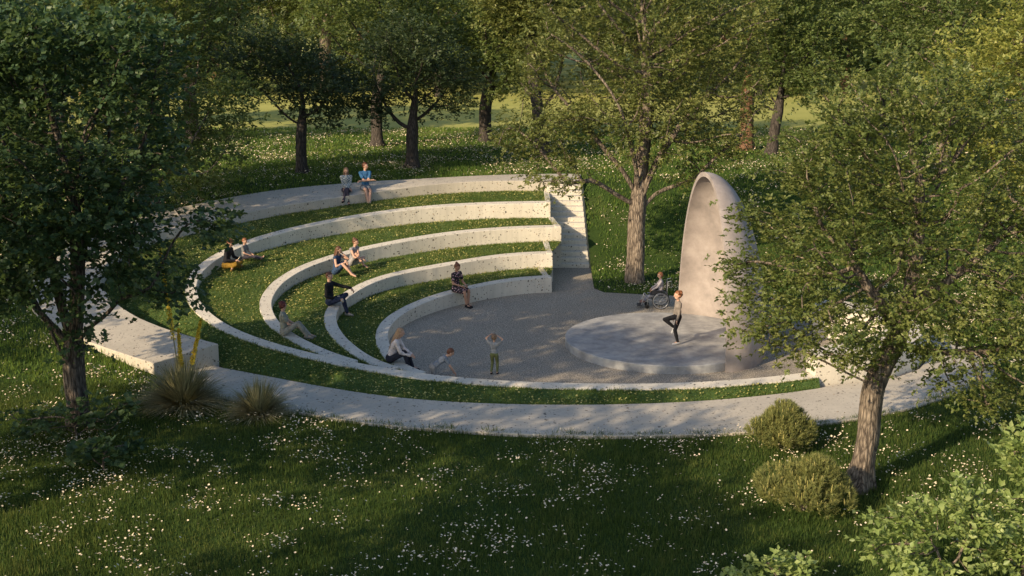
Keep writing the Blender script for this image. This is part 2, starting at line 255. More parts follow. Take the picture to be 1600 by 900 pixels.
def fix(o, bev=.0):
    me = o.data; bm = bmesh.new(); bm.from_mesh(me); bmesh.ops.recalc_face_normals(bm, faces=bm.faces); bm.to_mesh(me); bm.free()
    if bev:
        m = o.modifiers.new('soft_edges', 'BEVEL'); m.width = bev; m.segments = 2; m.limit_method = 'ANGLE'; m.angle_limit = R(40)
    return o

C = {k: np.array(v) for k, v in SURVEY.items()}
# tiers run from their right-hand end (by the stairs) round to where they merge at the front
BW = .34
tier_in, tier_out = {}, {}
for k in (1, 2, 3, 4):
    c = resample(C['tier%d' % k], 120 if k == 4 else 70)
    tier_out[k] = c; tier_in[k] = offset(c, BW)                        # towards the arena
    if k < 4:                                                          # keep the inner edge inside at the tapering tip
        pass
rim_in_t = resample(np.vstack([[(1.30, 46.03)], C['rim_inner']]), 110)
rim_in = resample(np.vstack([[(2.62, 46.43), (1.44, 46.03)], C['rim_inner']]), 120); rim_out = resample(C['rim_outer'], 120)
# rim_out = resample(C['rim_outer'], 110)
path_in = resample(C['path_inner'], 60); path_out = resample(C['path_outer'], 90)

# --- seating walls
NAMES = {1: ('lowest curved concrete seating wall facing the gravel floor', .0),
         2: ('second curved concrete seating wall up from the gravel floor', .0),
         3: ('third curved concrete seating wall with people against its grass step', .0),
         4: ('highest narrow seating wall running on as the front kerb of the gravel floor', .0)}
walls = {}
for k in (1, 2, 3, 4):
    zt = lambda x, y, k=k: z_tier(k, y) + .02
    zb = (lambda x, y: -.15)
    V, F = slab(tier_in[k], tier_out[k], zt, zt, zb)
    # return wall at the stair end, from the corner back to the next wall up
    p = tier_out[k][0]; q = tier_in[k + 1 if k < 4 else 4][0] if k < 4 else np.array((1.40, 46.2))
    pin = tier_in[k][0]
    nx = tier_in[k + 1] if k < 4 else rim_in
    j = int(np.argmin(np.abs(nx[:30, 0] - (p[0] - .30)))) if k < 4 else 0
    back = nx[j] if k < 4 else np.array((1.30, 46.0))
    zk = z_tier(k, p[1]) + .02
    A = [(p[0] + .003, pin[1] - .003), (back[0] + .10, back[1] - .01)]
    B = [(A[0][0] - .2, A[0][1]), (A[1][0] - .2, A[1][1] + .03)]
    V2, F2 = slab(A, B, zk + .003, zk + .003, -.15)
    n0 = len(V); V += V2; F += [tuple(i + n0 for i in f) for f in F2]
    o = link('seating_wall', mesh('seating_wall', V, F), M['concrete'])
    fix(o, .018); tag(o, NAMES[k][0], 'wall', 'curved seating walls'); walls[k] = o

# --- grass steps behind the walls
tread_polys = []
def tread(k):
    A = tier_out[k]
    if k < 4:
        nx = tier_in[k + 1]; j1 = near_idx(nx, A[-1]); B = resample(nx[:j1 + 1], len(A))
    zf = [z_tier(k, p[1]) for p in A]
    V = []; F = []; n = len(A)
    for i in range(n):
        for t in (0, .5, 1.0):
            x = A[i][0] * (1 - t) + B[i][0] * t; y = A[i][1] * (1 - t) + B[i][1] * t
            V.append((x, y, zf[i] - .012))
    for i in range(n - 1):
        for s in (0, 1): F.append((3 * i + s, 3 * i + s + 1, 3 * i + s + 4, 3 * i + s + 3))
    return V, F
for k in (1, 2, 3):
    V, F = tread(k); o = link('grass_terrace', mesh('grass_terrace', V, F), M['tread'], smooth=True); fix(o); tag(o, kind='structure')
    tread_polys.append((V, F))
# outermost band of grass: against the walkway rim on the left, falling to the path in front
A = tier_out[4]
corner = rim_in[-1]
jc = near_idx(A, (-5.6, 28.95))
back = resample(rim_in_t, jc + 1)
end_i = near_idx(A, (7.0, 27.6))
front = resample(np.vstack([path_in]), len(A) - jc)
B = np.vstack([back, front[1:]]) if len(back) + len(front) - 1 == len(A) else np.vstack([back, resample(path_in, len(A) - jc - 1)])
V = []; F = []; n = len(A); S = 6
for i in range(n):
    za = z_tier(4, A[i][1]) - .012
    if i <= jc:
        f = sm(jc * .62, jc, i); zb_ = min(za, 1.97) * (1 - f) + .03 * f
    else: zb_ = .03
    for s in range(S + 1):
        t = s / S; x = A[i][0] * (1 - t) + B[i][0] * t; y = A[i][1] * (1 - t) + B[i][1] * t
        h = za * (1 - sm(0, 1, t)) + zb_ * sm(0, 1, t) if zb_ < za else za
        V.append((x, y, h))
for i in range(n - 1):
    for s in range(S): F.append(((S + 1) * i + s, (S + 1) * i + s + 1, (S + 1) * (i + 1) + s + 1, (S + 1) * (i + 1) + s))
o = link('grass_bank', mesh('grass_bank', V, F), M['tread'], smooth=True); fix(o); tag(o, kind='structure')
tread_polys.append((V, F))

# --- raised walkway rim round the back, ending in the block at the left
zr = lambda x, y: z_tier(5, y)
V, F = slab(rim_in, rim_out, zr, zr, -.3)
# strip along the stair head
o = link('raised_walkway', mesh('raised_walkway', V, F), M['path']); fix(o, .02)
tag(o, 'broad raised concrete walkway curving round the back, its square end at the left', 'walkway')
# --- path at the front, wrapping round to the right
R_in = np.vstack([path_in, [(7.62, 28.05), (8.42, 28.25), (9.3, 28.6), (10.1, 29.3), (10.62, 30.2), (10.75, 31.2), (10.45, 32.2), (9.9, 33.0)]])
A = resample(R_in, 120)
B = resample(np.vstack([path_out[3:], [(10.9, 33.6), (10.2, 34.3)]]), 120)
start = np.array([(-7.75, 30.2)]); startb = np.array([(-9.4, 29.3)])
V, F = slab(np.vstack([start, A]), np.vstack([startb, B]), .06, .06, -.1)
o = link('path', mesh('path', V, F), M['path']); fix(o, .012); tag(o, kind='structure')

# --- gravel floor
lawn_edge = [(2.70, 46.8), (2.70, 41.4), (2.62, 38.3), (2.9, 37.75), (4.0, 37.5), (5.3, 37.25), (7.0, 36.7), (8.6, 35.8), (9.8, 34.6)]
fl = [tuple(p) for p in tier_in[1][:-4]] + [tuple(p) for p in tier_out[4][near_idx(tier_out[4], (-2.2, 27.6)):]] + [(8.4, 28.6), (9.9, 29.6), (10.4, 31.2), (9.9, 32.9), (9.9, 34.5)] + lawn_edge[::-1][1:-1] + [(1.2, 41.4)]
def poly_sheet(name, pts, z, mat):
    bm = bmesh.new(); vs = [bm.verts.new((x, y, z)) for x, y in pts]
    f = bm.faces.new(vs); bmesh.ops.triangulate(bm, faces=[f]); me = bpy.data.meshes.new(name); bm.to_mesh(me); bm.free()
    return link(name, me, mat)
o = poly_sheet('gravel_floor', fl, .004, M['floor']); fix(o); tag(o, kind='structure')

# --- stairs: 16 solid steps
st = empty('staircase', (2.05, 41.36, 0), 0, 'long straight flight of pale concrete steps up to the walkway', 'stairs')
for i in range(16):
    y0 = .316 * i; z1 = .1465 * (i + 1); x0, x1 = -.63 - .008 * i, .60 - .004 * i
    V = [(x0, y0, 0), (x1, y0, 0), (x1, 5.2, 0), (x0, 5.2, 0), (x0, y0, z1), (x1, y0, z1), (x1, y0 + .33, z1), (x0, y0 + .33, z1)]
    V[2] = (x1, y0 + .33, 0); V[3] = (x0, y0 + .33, 0)
    if i: V = [(x, y, z - (.0 if z else .0)) for x, y, z in V]
    F = [(0, 1, 5, 4), (1, 2, 6, 5), (2, 3, 7, 6), (3, 0, 4, 7), (4, 5, 6, 7), (3, 2, 1, 0)]
    o = link('step', mesh('step', V, F), M['concrete'], st); fix(o, .012)
# --- block wall / curved bench at the right
co = [(7.22, 28.08), (7.75, 28.16), (8.45, 28.36), (9.3, 28.75), (10.0, 29.35), (10.45, 30.1), (10.58, 31.0), (10.4, 31.9), (9.9, 32.6), (9.2, 33.1), (8.4, 33.3)]
co = resample(co, 60); ci = offset(co, .95)
ci[:, 0] = ci[:, 0]; ci = np.array(ci)
ci[0] = (7.10, 28.55)
for i in range(1, 10): ci[i] = ci[0] * (1 - i / 10) + ci[10] * (i / 10)
V, F = slab(co, ci, lambda x, y: .76 + .02 * (y - 28), lambda x, y: .76 + .02 * (y - 28), -.1)
o = link('curved_bench', mesh('curved_bench', V, F), M['concrete']); fix(o, .02)
tag(o, 'thick curved concrete bench wall behind the right-hand tree, path wrapping round it', 'bench')

# --- stage
SC = (4.08, 31.70); SR = 2.66; SH = .225
bm = bmesh.new(); bmesh.ops.create_cone(bm, cap_ends=True, segments=160, radius1=SR, radius2=SR, depth=SH + .05)
bmesh.ops.translate(bm, verts=bm.verts, vec=(0, 0, (SH + .05) / 2 - .05)); me = bpy.data.meshes.new('stage'); bm.to_mesh(me); bm.free()
o = link('stage', me, M['stage']); o.location = (SC[0], SC[1], 0); fix(o, .025)
tag(o, 'low round grey concrete stage on the gravel floor', 'stage')

# --- half-dome shell, opening towards the seats on the left
pl_, pr_ = Vector((4.76, 34.35, 0)), Vector((5.30, 29.20, 0))
cen = (pl_ + pr_) / 2; ax = (pr_ - pl_).normalized(); hw = (pr_ - pl_).length / 2
dep = Vector((-ax.y, ax.x, 0));
if dep.x < 0: dep = -dep
def shell_pt(u, v, off):
    """u 0..pi along the plan arc, v 0..1 up the ribs"""
    a, d, h = hw - off, 1.6 - off, 4.62 - off
    r = math.cos(v * math.pi / 2) ** .93; zz = h * math.sin(v * math.pi / 2)
    return cen + ax * (-a * math.cos(u) * r) + dep * (d * math.sin(u) * r) + Vector((0, 0, zz))
V = []; F = []; NU, NV = 48, 40
for off in (0, .12):
    for i in range(NU + 1):
        for j in range(NV + 1):
            u = math.pi * i / NU; V.append(shell_pt(u, j / NV, off))
N1 = (NU + 1) * (NV + 1); ix = lambda s, i, j: s * N1 + i * (NV + 1) + j
for s in (0, 1):
    for i in range(NU):
        for j in range(NV): F.append((ix(s, i, j), ix(s, i + 1, j), ix(s, i + 1, j + 1), ix(s, i, j + 1)))
for i in (0, NU):
    for j in range(NV): F.append((ix(0, i, j), ix(0, i, j + 1), ix(1, i, j + 1), ix(1, i, j)))
for i in range(NU): F.append((ix(0, i, 0), ix(1, i, 0), ix(1, i + 1, 0), ix(0, i + 1, 0)))
me = mesh('stage_shell', V, F); o = link('stage_shell', me, M['shell'], smooth=True)
bm = bmesh.new(); bm.from_mesh(me); bmesh.ops.remove_doubles(bm, verts=bm.verts, dist=1e-4); bmesh.ops.recalc_face_normals(bm, faces=bm.faces)
bm.to_mesh(me); bm.free()
m_ = o.modifiers.new('edge', 'EDGE_SPLIT'); m_.split_angle = R(40)
tag(o, 'tall smooth half-dome plaster shell standing on the round stage', 'shell')

# --- ground sheet with the built plan cut out of it
outline = [tuple(p) for p in offset(rim_out, .12)] + [tuple(p) for p in offset(path_out[3:], .06)] + [(10.9, 33.45), (10.1, 34.2)] + lawn_edge[::-1] + [(2.68, 47.8)]
outline = [p for i, p in enumerate(outline) if i == 0 or math.hypot(p[0] - outline[i - 1][0], p[1] - outline[i - 1][1]) > .08]
OUT = np.array(outline)
def inside(P, poly=OUT):
    P = np.asarray(P, float); x, y = P[:, 0], P[:, 1]; r = np.zeros(len(P), bool); n = len(poly); j = n - 1
    for i in range(n):
        xi, yi = poly[i]; xj, yj = poly[j]
        if yi != yj: r ^= ((yi > y) != (yj > y)) & (x < (xj - xi) * (y - yi) / (yj - yi) + xi)
        j = i
    return r
pts = []
for x in np.arange(-24, 26.1, .8):
    for y in np.arange(12, 66, .8): pts.append((x + rng.uniform(-.1, .1), y + rng.uniform(-.1, .1)))
for x in np.arange(-160, 161, 12):
    for y in list(np.arange(-30, 11, 10)) + list(np.arange(72, 400, 16)): pts.append((x + .01 * y, y))
for x in list(np.arange(-160, -27, 12)) + list(np.arange(30, 161, 12)):
    for y in np.arange(12, 70, 10): pts.append((x, y + .01 * x))
for x in (-1500, -700, 0, 700, 1500):
    for y in (-200, 900, 1800): pts.append((x, y + .003 * x))
pts = [p for p, q in zip(pts, inside(pts)) if not q]
no = len(outline)
vs = [Vector(p) for p in outline] + [Vector(p) for p in pts]
r_ = geometry.delaunay_2d_cdt(vs, [(i, (i + 1) % no) for i in range(no)], [], 0, 1e-5)
GV = [(v.x, v.y, land(v.x, v.y)) for v in r_[0]]
ctr = [((GV[f[0]][0] + GV[f[1]][0] + GV[f[2]][0]) / 3, (GV[f[0]][1] + GV[f[1]][1] + GV[f[2]][1]) / 3) for f in r_[2]]
GF = [tuple(f) for f, q in zip(r_[2], inside(ctr)) if not q]
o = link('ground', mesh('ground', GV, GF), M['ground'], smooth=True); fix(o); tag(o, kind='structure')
if o.data.polygons[0].normal.z < 0: o.data.flip_normals()

# ------------------------------------------------------------------ grass, daisies, clover (uncountable)
def value_noise(P, s, seed):
    r = np.random.default_rng(seed).random((64, 64)); q = P / s; i = np.floor(q).astype(int); f = q - i; f = f * f * (3 - 2 * f)
    g = lambda a, b: r[a % 64, b % 64]
    return (g(i[:, 0], i[:, 1]) * (1 - f[:, 0]) + g(i[:, 0] + 1, i[:, 1]) * f[:, 0]) * (1 - f[:, 1]) + (g(i[:, 0], i[:, 1] + 1) * (1 - f[:, 0]) + g(i[:, 0] + 1, i[:, 1] + 1) * f[:, 0]) * f[:, 1]
def blades(P, h, w, name, mat, label, cat, lean=.45):
    n = len(P); a = rng.uniform(0, 2 * np.pi, n); hh = h * rng.uniform(.5, 1.25, n) * (.55 + .9 * value_noise(P[:, :2], .8, 77) * value_noise(P[:, :2], .27, 78) ** .5); ww = w * rng.uniform(.7, 1.3, n)
    b = rng.uniform(0, 2 * np.pi, n); le = hh * lean * rng.uniform(0, 1, n)
    d = np.c_[np.cos(a), np.sin(a), np.zeros(n)] * ww[:, None] * .5
    t = P + np.c_[np.cos(b) * le, np.sin(b) * le, hh]
    V = np.empty((n, 3, 3)); V[:, 0] = P - d; V[:, 1] = P + d; V[:, 2] = t
    o = link(name, npmesh(name, V.reshape(-1, 3), np.arange(3 * n).reshape(-1, 3)), mat)
    return tag(o, label, cat, kind='stuff')
landv = np.vectorize(land)
POUT = offset(path_out[4:], .09)
def scatter(x0, x1, y0, y1, dens, frustum=True):
    n = int((x1 - x0) * (y1 - y0) * dens); P = np.c_[rng.uniform(x0, x1, n), rng.uniform(y0, y1, n)]
    if frustum: P = P[np.abs(P[:, 0]) < .5 * P[:, 1] + 1.5]
    P = P[~inside(P)]; return P
nearP = scatter(-13, 14.5, 16.2, 28, 900); midP = scatter(-16, 19, 28, 38, 260); backP = scatter(-24, 26, 38, 52, 170); farP = scatter(-30, 32, 52, 66, 70)
def lift(P): return np.c_[P, landv(P[:, 0], P[:, 1]) - .005]
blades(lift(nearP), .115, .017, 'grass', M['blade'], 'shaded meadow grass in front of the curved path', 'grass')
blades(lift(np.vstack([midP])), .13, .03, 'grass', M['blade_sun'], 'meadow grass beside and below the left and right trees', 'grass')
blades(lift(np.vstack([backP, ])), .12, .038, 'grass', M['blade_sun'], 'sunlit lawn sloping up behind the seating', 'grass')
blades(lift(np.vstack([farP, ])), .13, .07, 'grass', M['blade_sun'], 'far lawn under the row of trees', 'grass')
def on_faces(V, F, dens):
    V = np.array(V); T = np.array([(f[0], f[1], f[2]) for f in F] + [(f[0], f[2], f[3]) for f in F])
    a, b, c = V[T[:, 0]], V[T[:, 1]], V[T[:, 2]]; ar = np.linalg.norm(np.cross(b - a, c - a), axis=1) / 2
    n = int(ar.sum() * dens); k = rng.choice(len(T), n, p=ar / ar.sum()); r1 = np.sqrt(rng.random(n)); r2 = rng.random(n)
    return a[k] * (1 - r1)[:, None] + b[k] * (r1 * (1 - r2))[:, None] + c[k] * (r1 * r2)[:, None]
names = ['grass on the lowest terrace step', 'grass on the second terrace step', 'grass on the third terrace step', 'grass on the outer terrace bank beside the path']
fleck_pts = []
for (V, F), nm in zip(tread_polys, names):
    P = on_faces(V, F, 900); blades(P, .06, .022, 'grass', M['blade_dry'], nm, 'grass', .7)
    fleck_pts.append(on_faces(V, F, 250))
def edge_tufts(curves, zf, per, h, w, mat, label, jit=.05):
    P = []
    for c in curves:
        c = resample(c, int(len(c) * 6)); L = float(np.hypot(*np.diff(c, axis=0).T).sum()); k = rng.integers(0, len(c) - 1, int(L * per)); t = rng.random(len(k))[:, None]
        q = c[k] * (1 - t) + c[k + 1] * t + rng.normal(0, jit, (len(k), 2)); P.append(q)
    P = np.vstack(P); P = P[value_noise(P, .35, 91) > .32]
    P = np.c_[P, [zf(x, y) for x, y in P]]; blades(P, h, w, 'grass', mat, label, 'grass', .9)
def clustered(P, s, seed, lo=.42, hi=.85, p=2.0):
    n = value_noise(P[:, :2], s, seed) * .6 + value_noise(P[:, :2], s * .37, seed + 1) * .4
    pr = np.clip((n - lo) / (hi - lo), 0, 1) ** p * .97 + .02
    return P[rng.random(len(P)) < pr]
def daisies(P, r, h, name, mat, label, cat, stem=True):
    n = len(P); z = h * rng.uniform(.5, 1.3, n); rr = r * rng.uniform(.65, 1.3, n)
    T = P + np.c_[rng.normal(0, .015, n), rng.normal(0, .015, n), z]
    a0 = rng.uniform(0, 6.28, n); tx = rng.normal(0, .35, n); ty = rng.normal(-.15, .35, n)
    V = []
    for k in range(6):
        a = a0 + k * math.pi / 3; cx, cy = np.cos(a) * rr, np.sin(a) * rr
        V.append(T + np.c_[cx, cy, cx * tx + cy * ty + rr * .2])
    V.insert(0, T)
    V = np.stack(V, 1); nv = 7
    base = np.arange(n)[:, None, None] * nv; tri = np.array([(0, k + 1, (k + 1) % 6 + 1) for k in range(6)])[None]
    F = (base + tri).reshape(-1, 3)
    V = V.reshape(-1, 3); mi = np.zeros(len(F), int)
    if stem:
        S = np.stack([P + [.004, 0, 0], P - [.004, 0, 0], T], 1).reshape(-1, 3)
        F = np.vstack([F, len(V) + np.arange(3 * n).reshape(-1, 3)]); V = np.vstack([V, S]); mi = np.r_[mi, np.ones(n, int)]
    me = npmesh(name, V, F); o = link(name, me, [mat, M['blade']]); me.polygons.foreach_set('material_index', mi.astype(np.int32))
    return tag(o, label, cat, kind='stuff')
daisies(lift(clustered(scatter(-13, 14, 16.2, 28, 250), .8, 3, .45, .9, 1.5)), .0165, .19, 'daisies', M['petal'], 'white daisies in drifts on the near meadow', 'flowers')
daisies(lift(clustered(scatter(-18, 20, 28, 47, 280), 1.0, 5, .44, .88, 1.6)), .021, .15, 'daisies', M['petal'], 'white daisies on the sloping lawn around the seating', 'flowers')
daisies(lift(clustered(scatter(-30, 32, 47, 64.5, 90), 2.0, 9, .35, .85, 1.2)), .025, .15, 'daisies', M['petal'], 'dense white daisies under the far trees', 'flowers', False)
edge_tufts([POUT], lambda x, y: .0, 190, .17, .017, M['blade'], 'longer uncut grass leaning over the outer edge of the path')
edge_tufts([offset(path_in, .03)], lambda x, y: .04, 120, .09, .016, M['blade_dry'], 'uncut grass along the inner edge of the path', .03)
for k, nm in ((1, 'lowest'), (2, 'second'), (3, 'third'), (4, 'highest')):
    edge_tufts([offset(tier_out[k], -.025)], lambda x, y, k=k: z_tier(k, y) - .01, 110, .085, .016, M['blade_dry'], 'ragged grass leaning over the top of the %s seating wall' % nm, .022)
P = np.vstack(fleck_pts); P = clustered(P, 1.1, 21, .15, .8, 1.2)
daisies(P, .02, .05, 'clover', M['fleck'], 'small yellow clover flecks on the grass steps', 'ground cover', False)

# ------------------------------------------------------------------ trees
def colonise(seed, stems, blobs, n_attr=700, step=.28, kill=.5, infl=3.5, up=.12, iters=150):
    """grow limbs from the given stems towards points spread through the crown's blobs"""
    r = np.random.default_rng(seed)
    vol = np.array([b[1][0] * b[1][1] * b[1][2] for b in blobs]); cnt = (vol / vol.sum() * n_attr).astype(int) + 3
    A = []
    for (c, rad), n in zip(blobs, cnt):
        d = r.normal(size=(n, 3)); d /= np.linalg.norm(d, axis=1)[:, None]
        A.append(np.array(c) + d * (r.random(n) ** (1 / 2.2))[:, None] * np.array(rad))
    A = np.vstack(A)
    N = []; par = []
    for s in stems:                                  # each stem: (parent stem vertex or None, [points])
        pi, ptsl = s; prev = pi; last = None if pi is None else np.array(N[pi])
        for p in ptsl:
            p = np.array(p, float)
            if last is None: N.append(p); par.append(-1); prev = len(N) - 1; last = p; continue
            k = max(1, int(np.linalg.norm(p - last) / step)); q0 = last
            for i in range(1, k + 1):
                q = q0 + (p - q0) * i / k + r.normal(0, .025, 3) * (i < k)
                N.append(q); par.append(prev); prev = len(N) - 1
            last = p
        s_end = prev
    best = np.full(len(A), 1e9); who = np.zeros(len(A), int); alive = np.ones(len(A), bool)
    def upd(a, b):
        nonlocal best, who
        for i in range(a, b):
            d = np.linalg.norm(A - N[i], axis=1); m = d < best; best[m] = d[m]; who[m] = i
    upd(0, len(N))
    for it in range(iters):
        m = alive & (best < (infl if it > 6 else 1e9))
        if not m.any(): break
        dirs = {}
        for i in np.nonzero(m)[0]:
            v = A[i] - N[who[i]]; dirs.setdefault(who[i], []).append(v / (np.linalg.norm(v) + 1e-9))
        a = len(N)
        for k, v in dirs.items():
            d = np.sum(v, axis=0); d[2] += up * len(v); d += r.normal(0, .25, 3); l = np.linalg.norm(d)
            if l < 1e-3: continue
            N.append(N[k] + d / l * step); par.append(k)
        upd(a, len(N)); alive &= best > kill
        if len(N) > 5200: break
    return np.array(N), np.array(par)
def thick(N, par, base, tip=.008, ex=2.1):
    n = len(N); ch = np.zeros(n); 
    for i in range(n - 1, 0, -1):
        if par[i] < 0: continue
        if ch[i] == 0: ch[i] = 1.0
        ch[par[i]] += ch[i]
    ch[ch == 0] = 1
    rad = tip * ch ** (1 / ex); k = math.log(base / tip) / math.log(max(rad[0] / tip, 1.01))
    return tip * (rad / tip) ** k
def tubes(N, par, rad, minr=.0, flare=1.7, seed=0, flare_h=.7):
    r = np.random.default_rng(seed); n = len(N); kids = [[] for _ in range(n)]
    for i in range(n):
        if par[i] >= 0: kids[par[i]].append(i)
    V = []; F = []
    stack = [(0, None)]
    while stack:
        s, p = stack.pop(); chain = ([p] if p is not None else []) + [s]; c = s
        while kids[c]:
            ks = sorted(kids[c], key=lambda k: -rad[k]); 
            for k in ks[1:]:
                if rad[k] > minr: stack.append((k, c))
            c = ks[0]
            if rad[c] <= minr: break
            chain.append(c)
        if len(chain) < 2: continue
        rr = [rad[i] for i in chain]
        if p is not None: rr[0] = min(rr[0], rr[1] * 1.25)
        big = rr[1] > .06; K = 14 if rr[1] > .12 else 8 if big else 5 if rr[1] > .02 else 3
        P = N[chain].copy()
        if len(P) > 3:
            P[1:-1] = P[1:-1] * .5 + (P[:-2] + P[2:]) * .25
        ref = np.array([1., 0, 0]); lob = r.uniform(0, 6.28, 3)
        base = len(V)
        for i in range(len(P)):
            t = P[min(i + 1, len(P) - 1)] - P[max(i - 1, 0)]; t /= np.linalg.norm(t) + 1e-9
            u = ref - t * ref.dot(t)
            if np.linalg.norm(u) < .1: u = np.cross(t, [0, 1, 0])
            u /= np.linalg.norm(u); v = np.cross(t, u); ref = u
            for k in range(K):
                a = 2 * math.pi * k / K; q = rr[i]
                if big:
                    q *= 1 + .09 * math.sin(3 * a + lob[0] + i * .12) + .06 * math.sin(5 * a + lob[1] - i * .2)
                    hz = P[i][2] - N[0][2]
                    if p is None and hz < flare_h: f = (1 - hz / flare_h) ** 2; q *= 1 + (flare - 1) * f * (1 + .35 * math.sin(5 * a + lob[2]))
                V.append(P[i] + (u * math.cos(a) + v * math.sin(a)) * q)
        for i in range(len(P) - 1):
            for k in range(K):
                a, b = base + i * K + k, base + i * K + (k + 1) % K; F.append((a, b, b + K, a + K))
    return np.array(V), F
def leaves(N, par, rad, seed, count, size, spread=.32, rtip=.02, up=.55, aspect=.55, spray=7, flat=.5, centre=None, droop=0.0):
    r = np.random.default_rng(seed); tips = np.nonzero(rad < rtip)[0]
    ns = max(1, count // spray); t = r.choice(tips, ns)
    hub = N[t] + r.normal(0, 1, (ns, 3)) * spread * np.array([1, 1, .75])
    out = hub - (centre if centre is not None else N.mean(0)); out /= np.linalg.norm(out, axis=1)[:, None] + 1e-9
    sd = out + r.normal(0, .6, (ns, 3)); sd[:, 2] = sd[:, 2] * flat + .1 - droop; sd /= np.linalg.norm(sd, axis=1)[:, None]
    sn = np.c_[r.normal(0, .45, ns), r.normal(0, .45, ns), np.full(ns, up + .35)] + out * .35; sn -= sd * np.sum(sn * sd, 1)[:, None]; sn /= np.linalg.norm(sn, axis=1)[:, None] + 1e-9
    side = np.cross(sn, sd)
    hub = np.repeat(hub, spray, 0); sd = np.repeat(sd, spray, 0); sn = np.repeat(sn, spray, 0); side = np.repeat(side, spray, 0); n = len(hub)
    j = np.tile(np.arange(spray), ns); ang = (j / (spray - 1) - .5) * 2.6 + r.normal(0, .35, n)
    L = size * r.uniform(.6, 1.25, n)
    d = sd * np.cos(ang)[:, None] + side * np.sin(ang)[:, None] + r.normal(0, .22, (n, 3)); d /= np.linalg.norm(d, axis=1)[:, None]
    nn = sn + r.normal(0, .35, (n, 3)); nn -= d * np.sum(nn * d, 1)[:, None]; nn /= np.linalg.norm(nn, axis=1)[:, None]
    sv = np.cross(nn, d); c = hub + sd * (r.uniform(-.5, 1.4, n) * size)[:, None]
    fold = nn * (L * .12)[:, None]
    V = np.stack([c, c + d * (L * .45)[:, None] + sv * (L * aspect / 2)[:, None] + fold, c + d * L[:, None], c + d * (L * .45)[:, None] - sv * (L * aspect / 2)[:, None] + fold], 1).reshape(-1, 3)
    b = np.arange(n)[:, None] * 4
    F = np.concatenate([b + [0, 1, 2], b + [0, 2, 3]], 1).reshape(-1, 3)
    return npmesh('crown', V, F)
def needles(hubs, dirs, seed, per, L, wid):
    r = np.random.default_rng(seed); n = len(hubs) * per; H = np.repeat(hubs, per, 0); D = np.repeat(dirs, per, 0)
    s = r.uniform(0, 1, n)[:, None]; d = D + r.normal(0, .45, (n, 3)); d /= np.linalg.norm(d, axis=1)[:, None]
    H = H + D * s * L * 1.6; sv = np.cross(d, r.normal(size=(n, 3))); sv /= np.linalg.norm(sv, axis=1)[:, None]
    return np.stack([H - sv * wid / 2, H + sv * wid / 2, H + d * L * r.uniform(.6, 1.2, (n, 1))], 1).reshape(-1, 3)
LEAF = {
 'front': leafmat('broad_olive_leaves', (.052, .082, .022), (.12, .155, .038), (.24, .25, .08), .34, .45, 1.3),
 'big': leafmat('grey_olive_leaves', (.060, .082, .022), (.13, .155, .038), (.24, .24, .075), .28, .45, 1.1),
 'maple': leafmat('dark_maple_leaves', (.034, .066, .030), (.060, .108, .044), (.11, .155, .052), .34, .45, .9),
 'dark': leafmat('dark_bluish_leaves', (.026, .048, .022), (.052, .080, .032), (.095, .12, .042), .3, .5, .9),
 'mid': leafmat('mid_green_leaves', (.052, .085, .024), (.115, .16, .042), (.21, .235, .075), .36, .5, .8),
 'light': leafmat('fresh_green_leaves', (.045, .085, .018), (.10, .15, .032), (.19, .22, .06), .32, .5, .8),
 'yellow': leafmat('yellow_green_leaves', (.11, .14, .026), (.22, .24, .05), (.38, .36, .10), .32, .5, .8),
 'sapling': leafmat('pale_sapling_leaves', (.12, .175, .05), (.245, .32, .10), (.40, .45, .18), .38, .4, 2.0),
 'pine': leafmat('pine_needles', (.08, .105, .032), (.18, .195, .06), (.32, .31, .10), .15, .6, 4.0),
 'candle': leafmat('pine_candles', (.15, .15, .045), (.26, .24, .07), (.42, .36, .12), .1, .7, 3.0),
 'tussock': leafmat('dry_tussock_blades', (.12, .125, .06), (.27, .25, .125), (.46, .40, .22), .15, .6, 3.0),
 'flower': leafmat('ochre_flower_spike', (.55, .38, .03), (.75, .54, .05), (.9, .7, .1), .15, .7, 6.0)}
PROTO = {}
def make_tree(name, seed, loc, stems, blobs, base, bark, leaf, count, lsize, label, cat='tree', group=None, tname='tree', minr=.006, **kw):
    ck = {k: kw.pop(k) for k in ('n_attr', 'step', 'kill', 'infl', 'up', 'iters') if k in kw}
    flare = kw.pop('flare', 1.7)
    fat = kw.pop('fat', 1.0)
    N, par = colonise(seed, stems, blobs, **ck); rad = thick(N, par, base); rad = base * (rad / base) ** fat
    V, F = tubes(N, par, rad, minr, flare, seed)
    root = empty(tname, loc, 0, label, cat, group)
    link('trunk', mesh('trunk', V, F), M[bark], root, smooth=True)
    link('crown', leaves(N, par, rad, seed + 50, count, lsize, **kw), LEAF[leaf], root)
    PROTO[name] = root; return root
def blobset(seed, c, r, n, br, squash=.75):
    """a crown as an uneven cluster of lobes around a centre"""
    g = np.random.default_rng(seed); out = [(tuple(c), (r[0] * .6, r[1] * .6, r[2] * .6))]
    for i in range(n):
        d = g.normal(size=3); d /= np.linalg.norm(d); q = br * g.uniform(.6, 1.25)
        p = np.array(c) + d * (np.array(r) - q * .6) * g.uniform(.75, 1.05); out.append((tuple(p), (q, q, q * squash)))
    return out

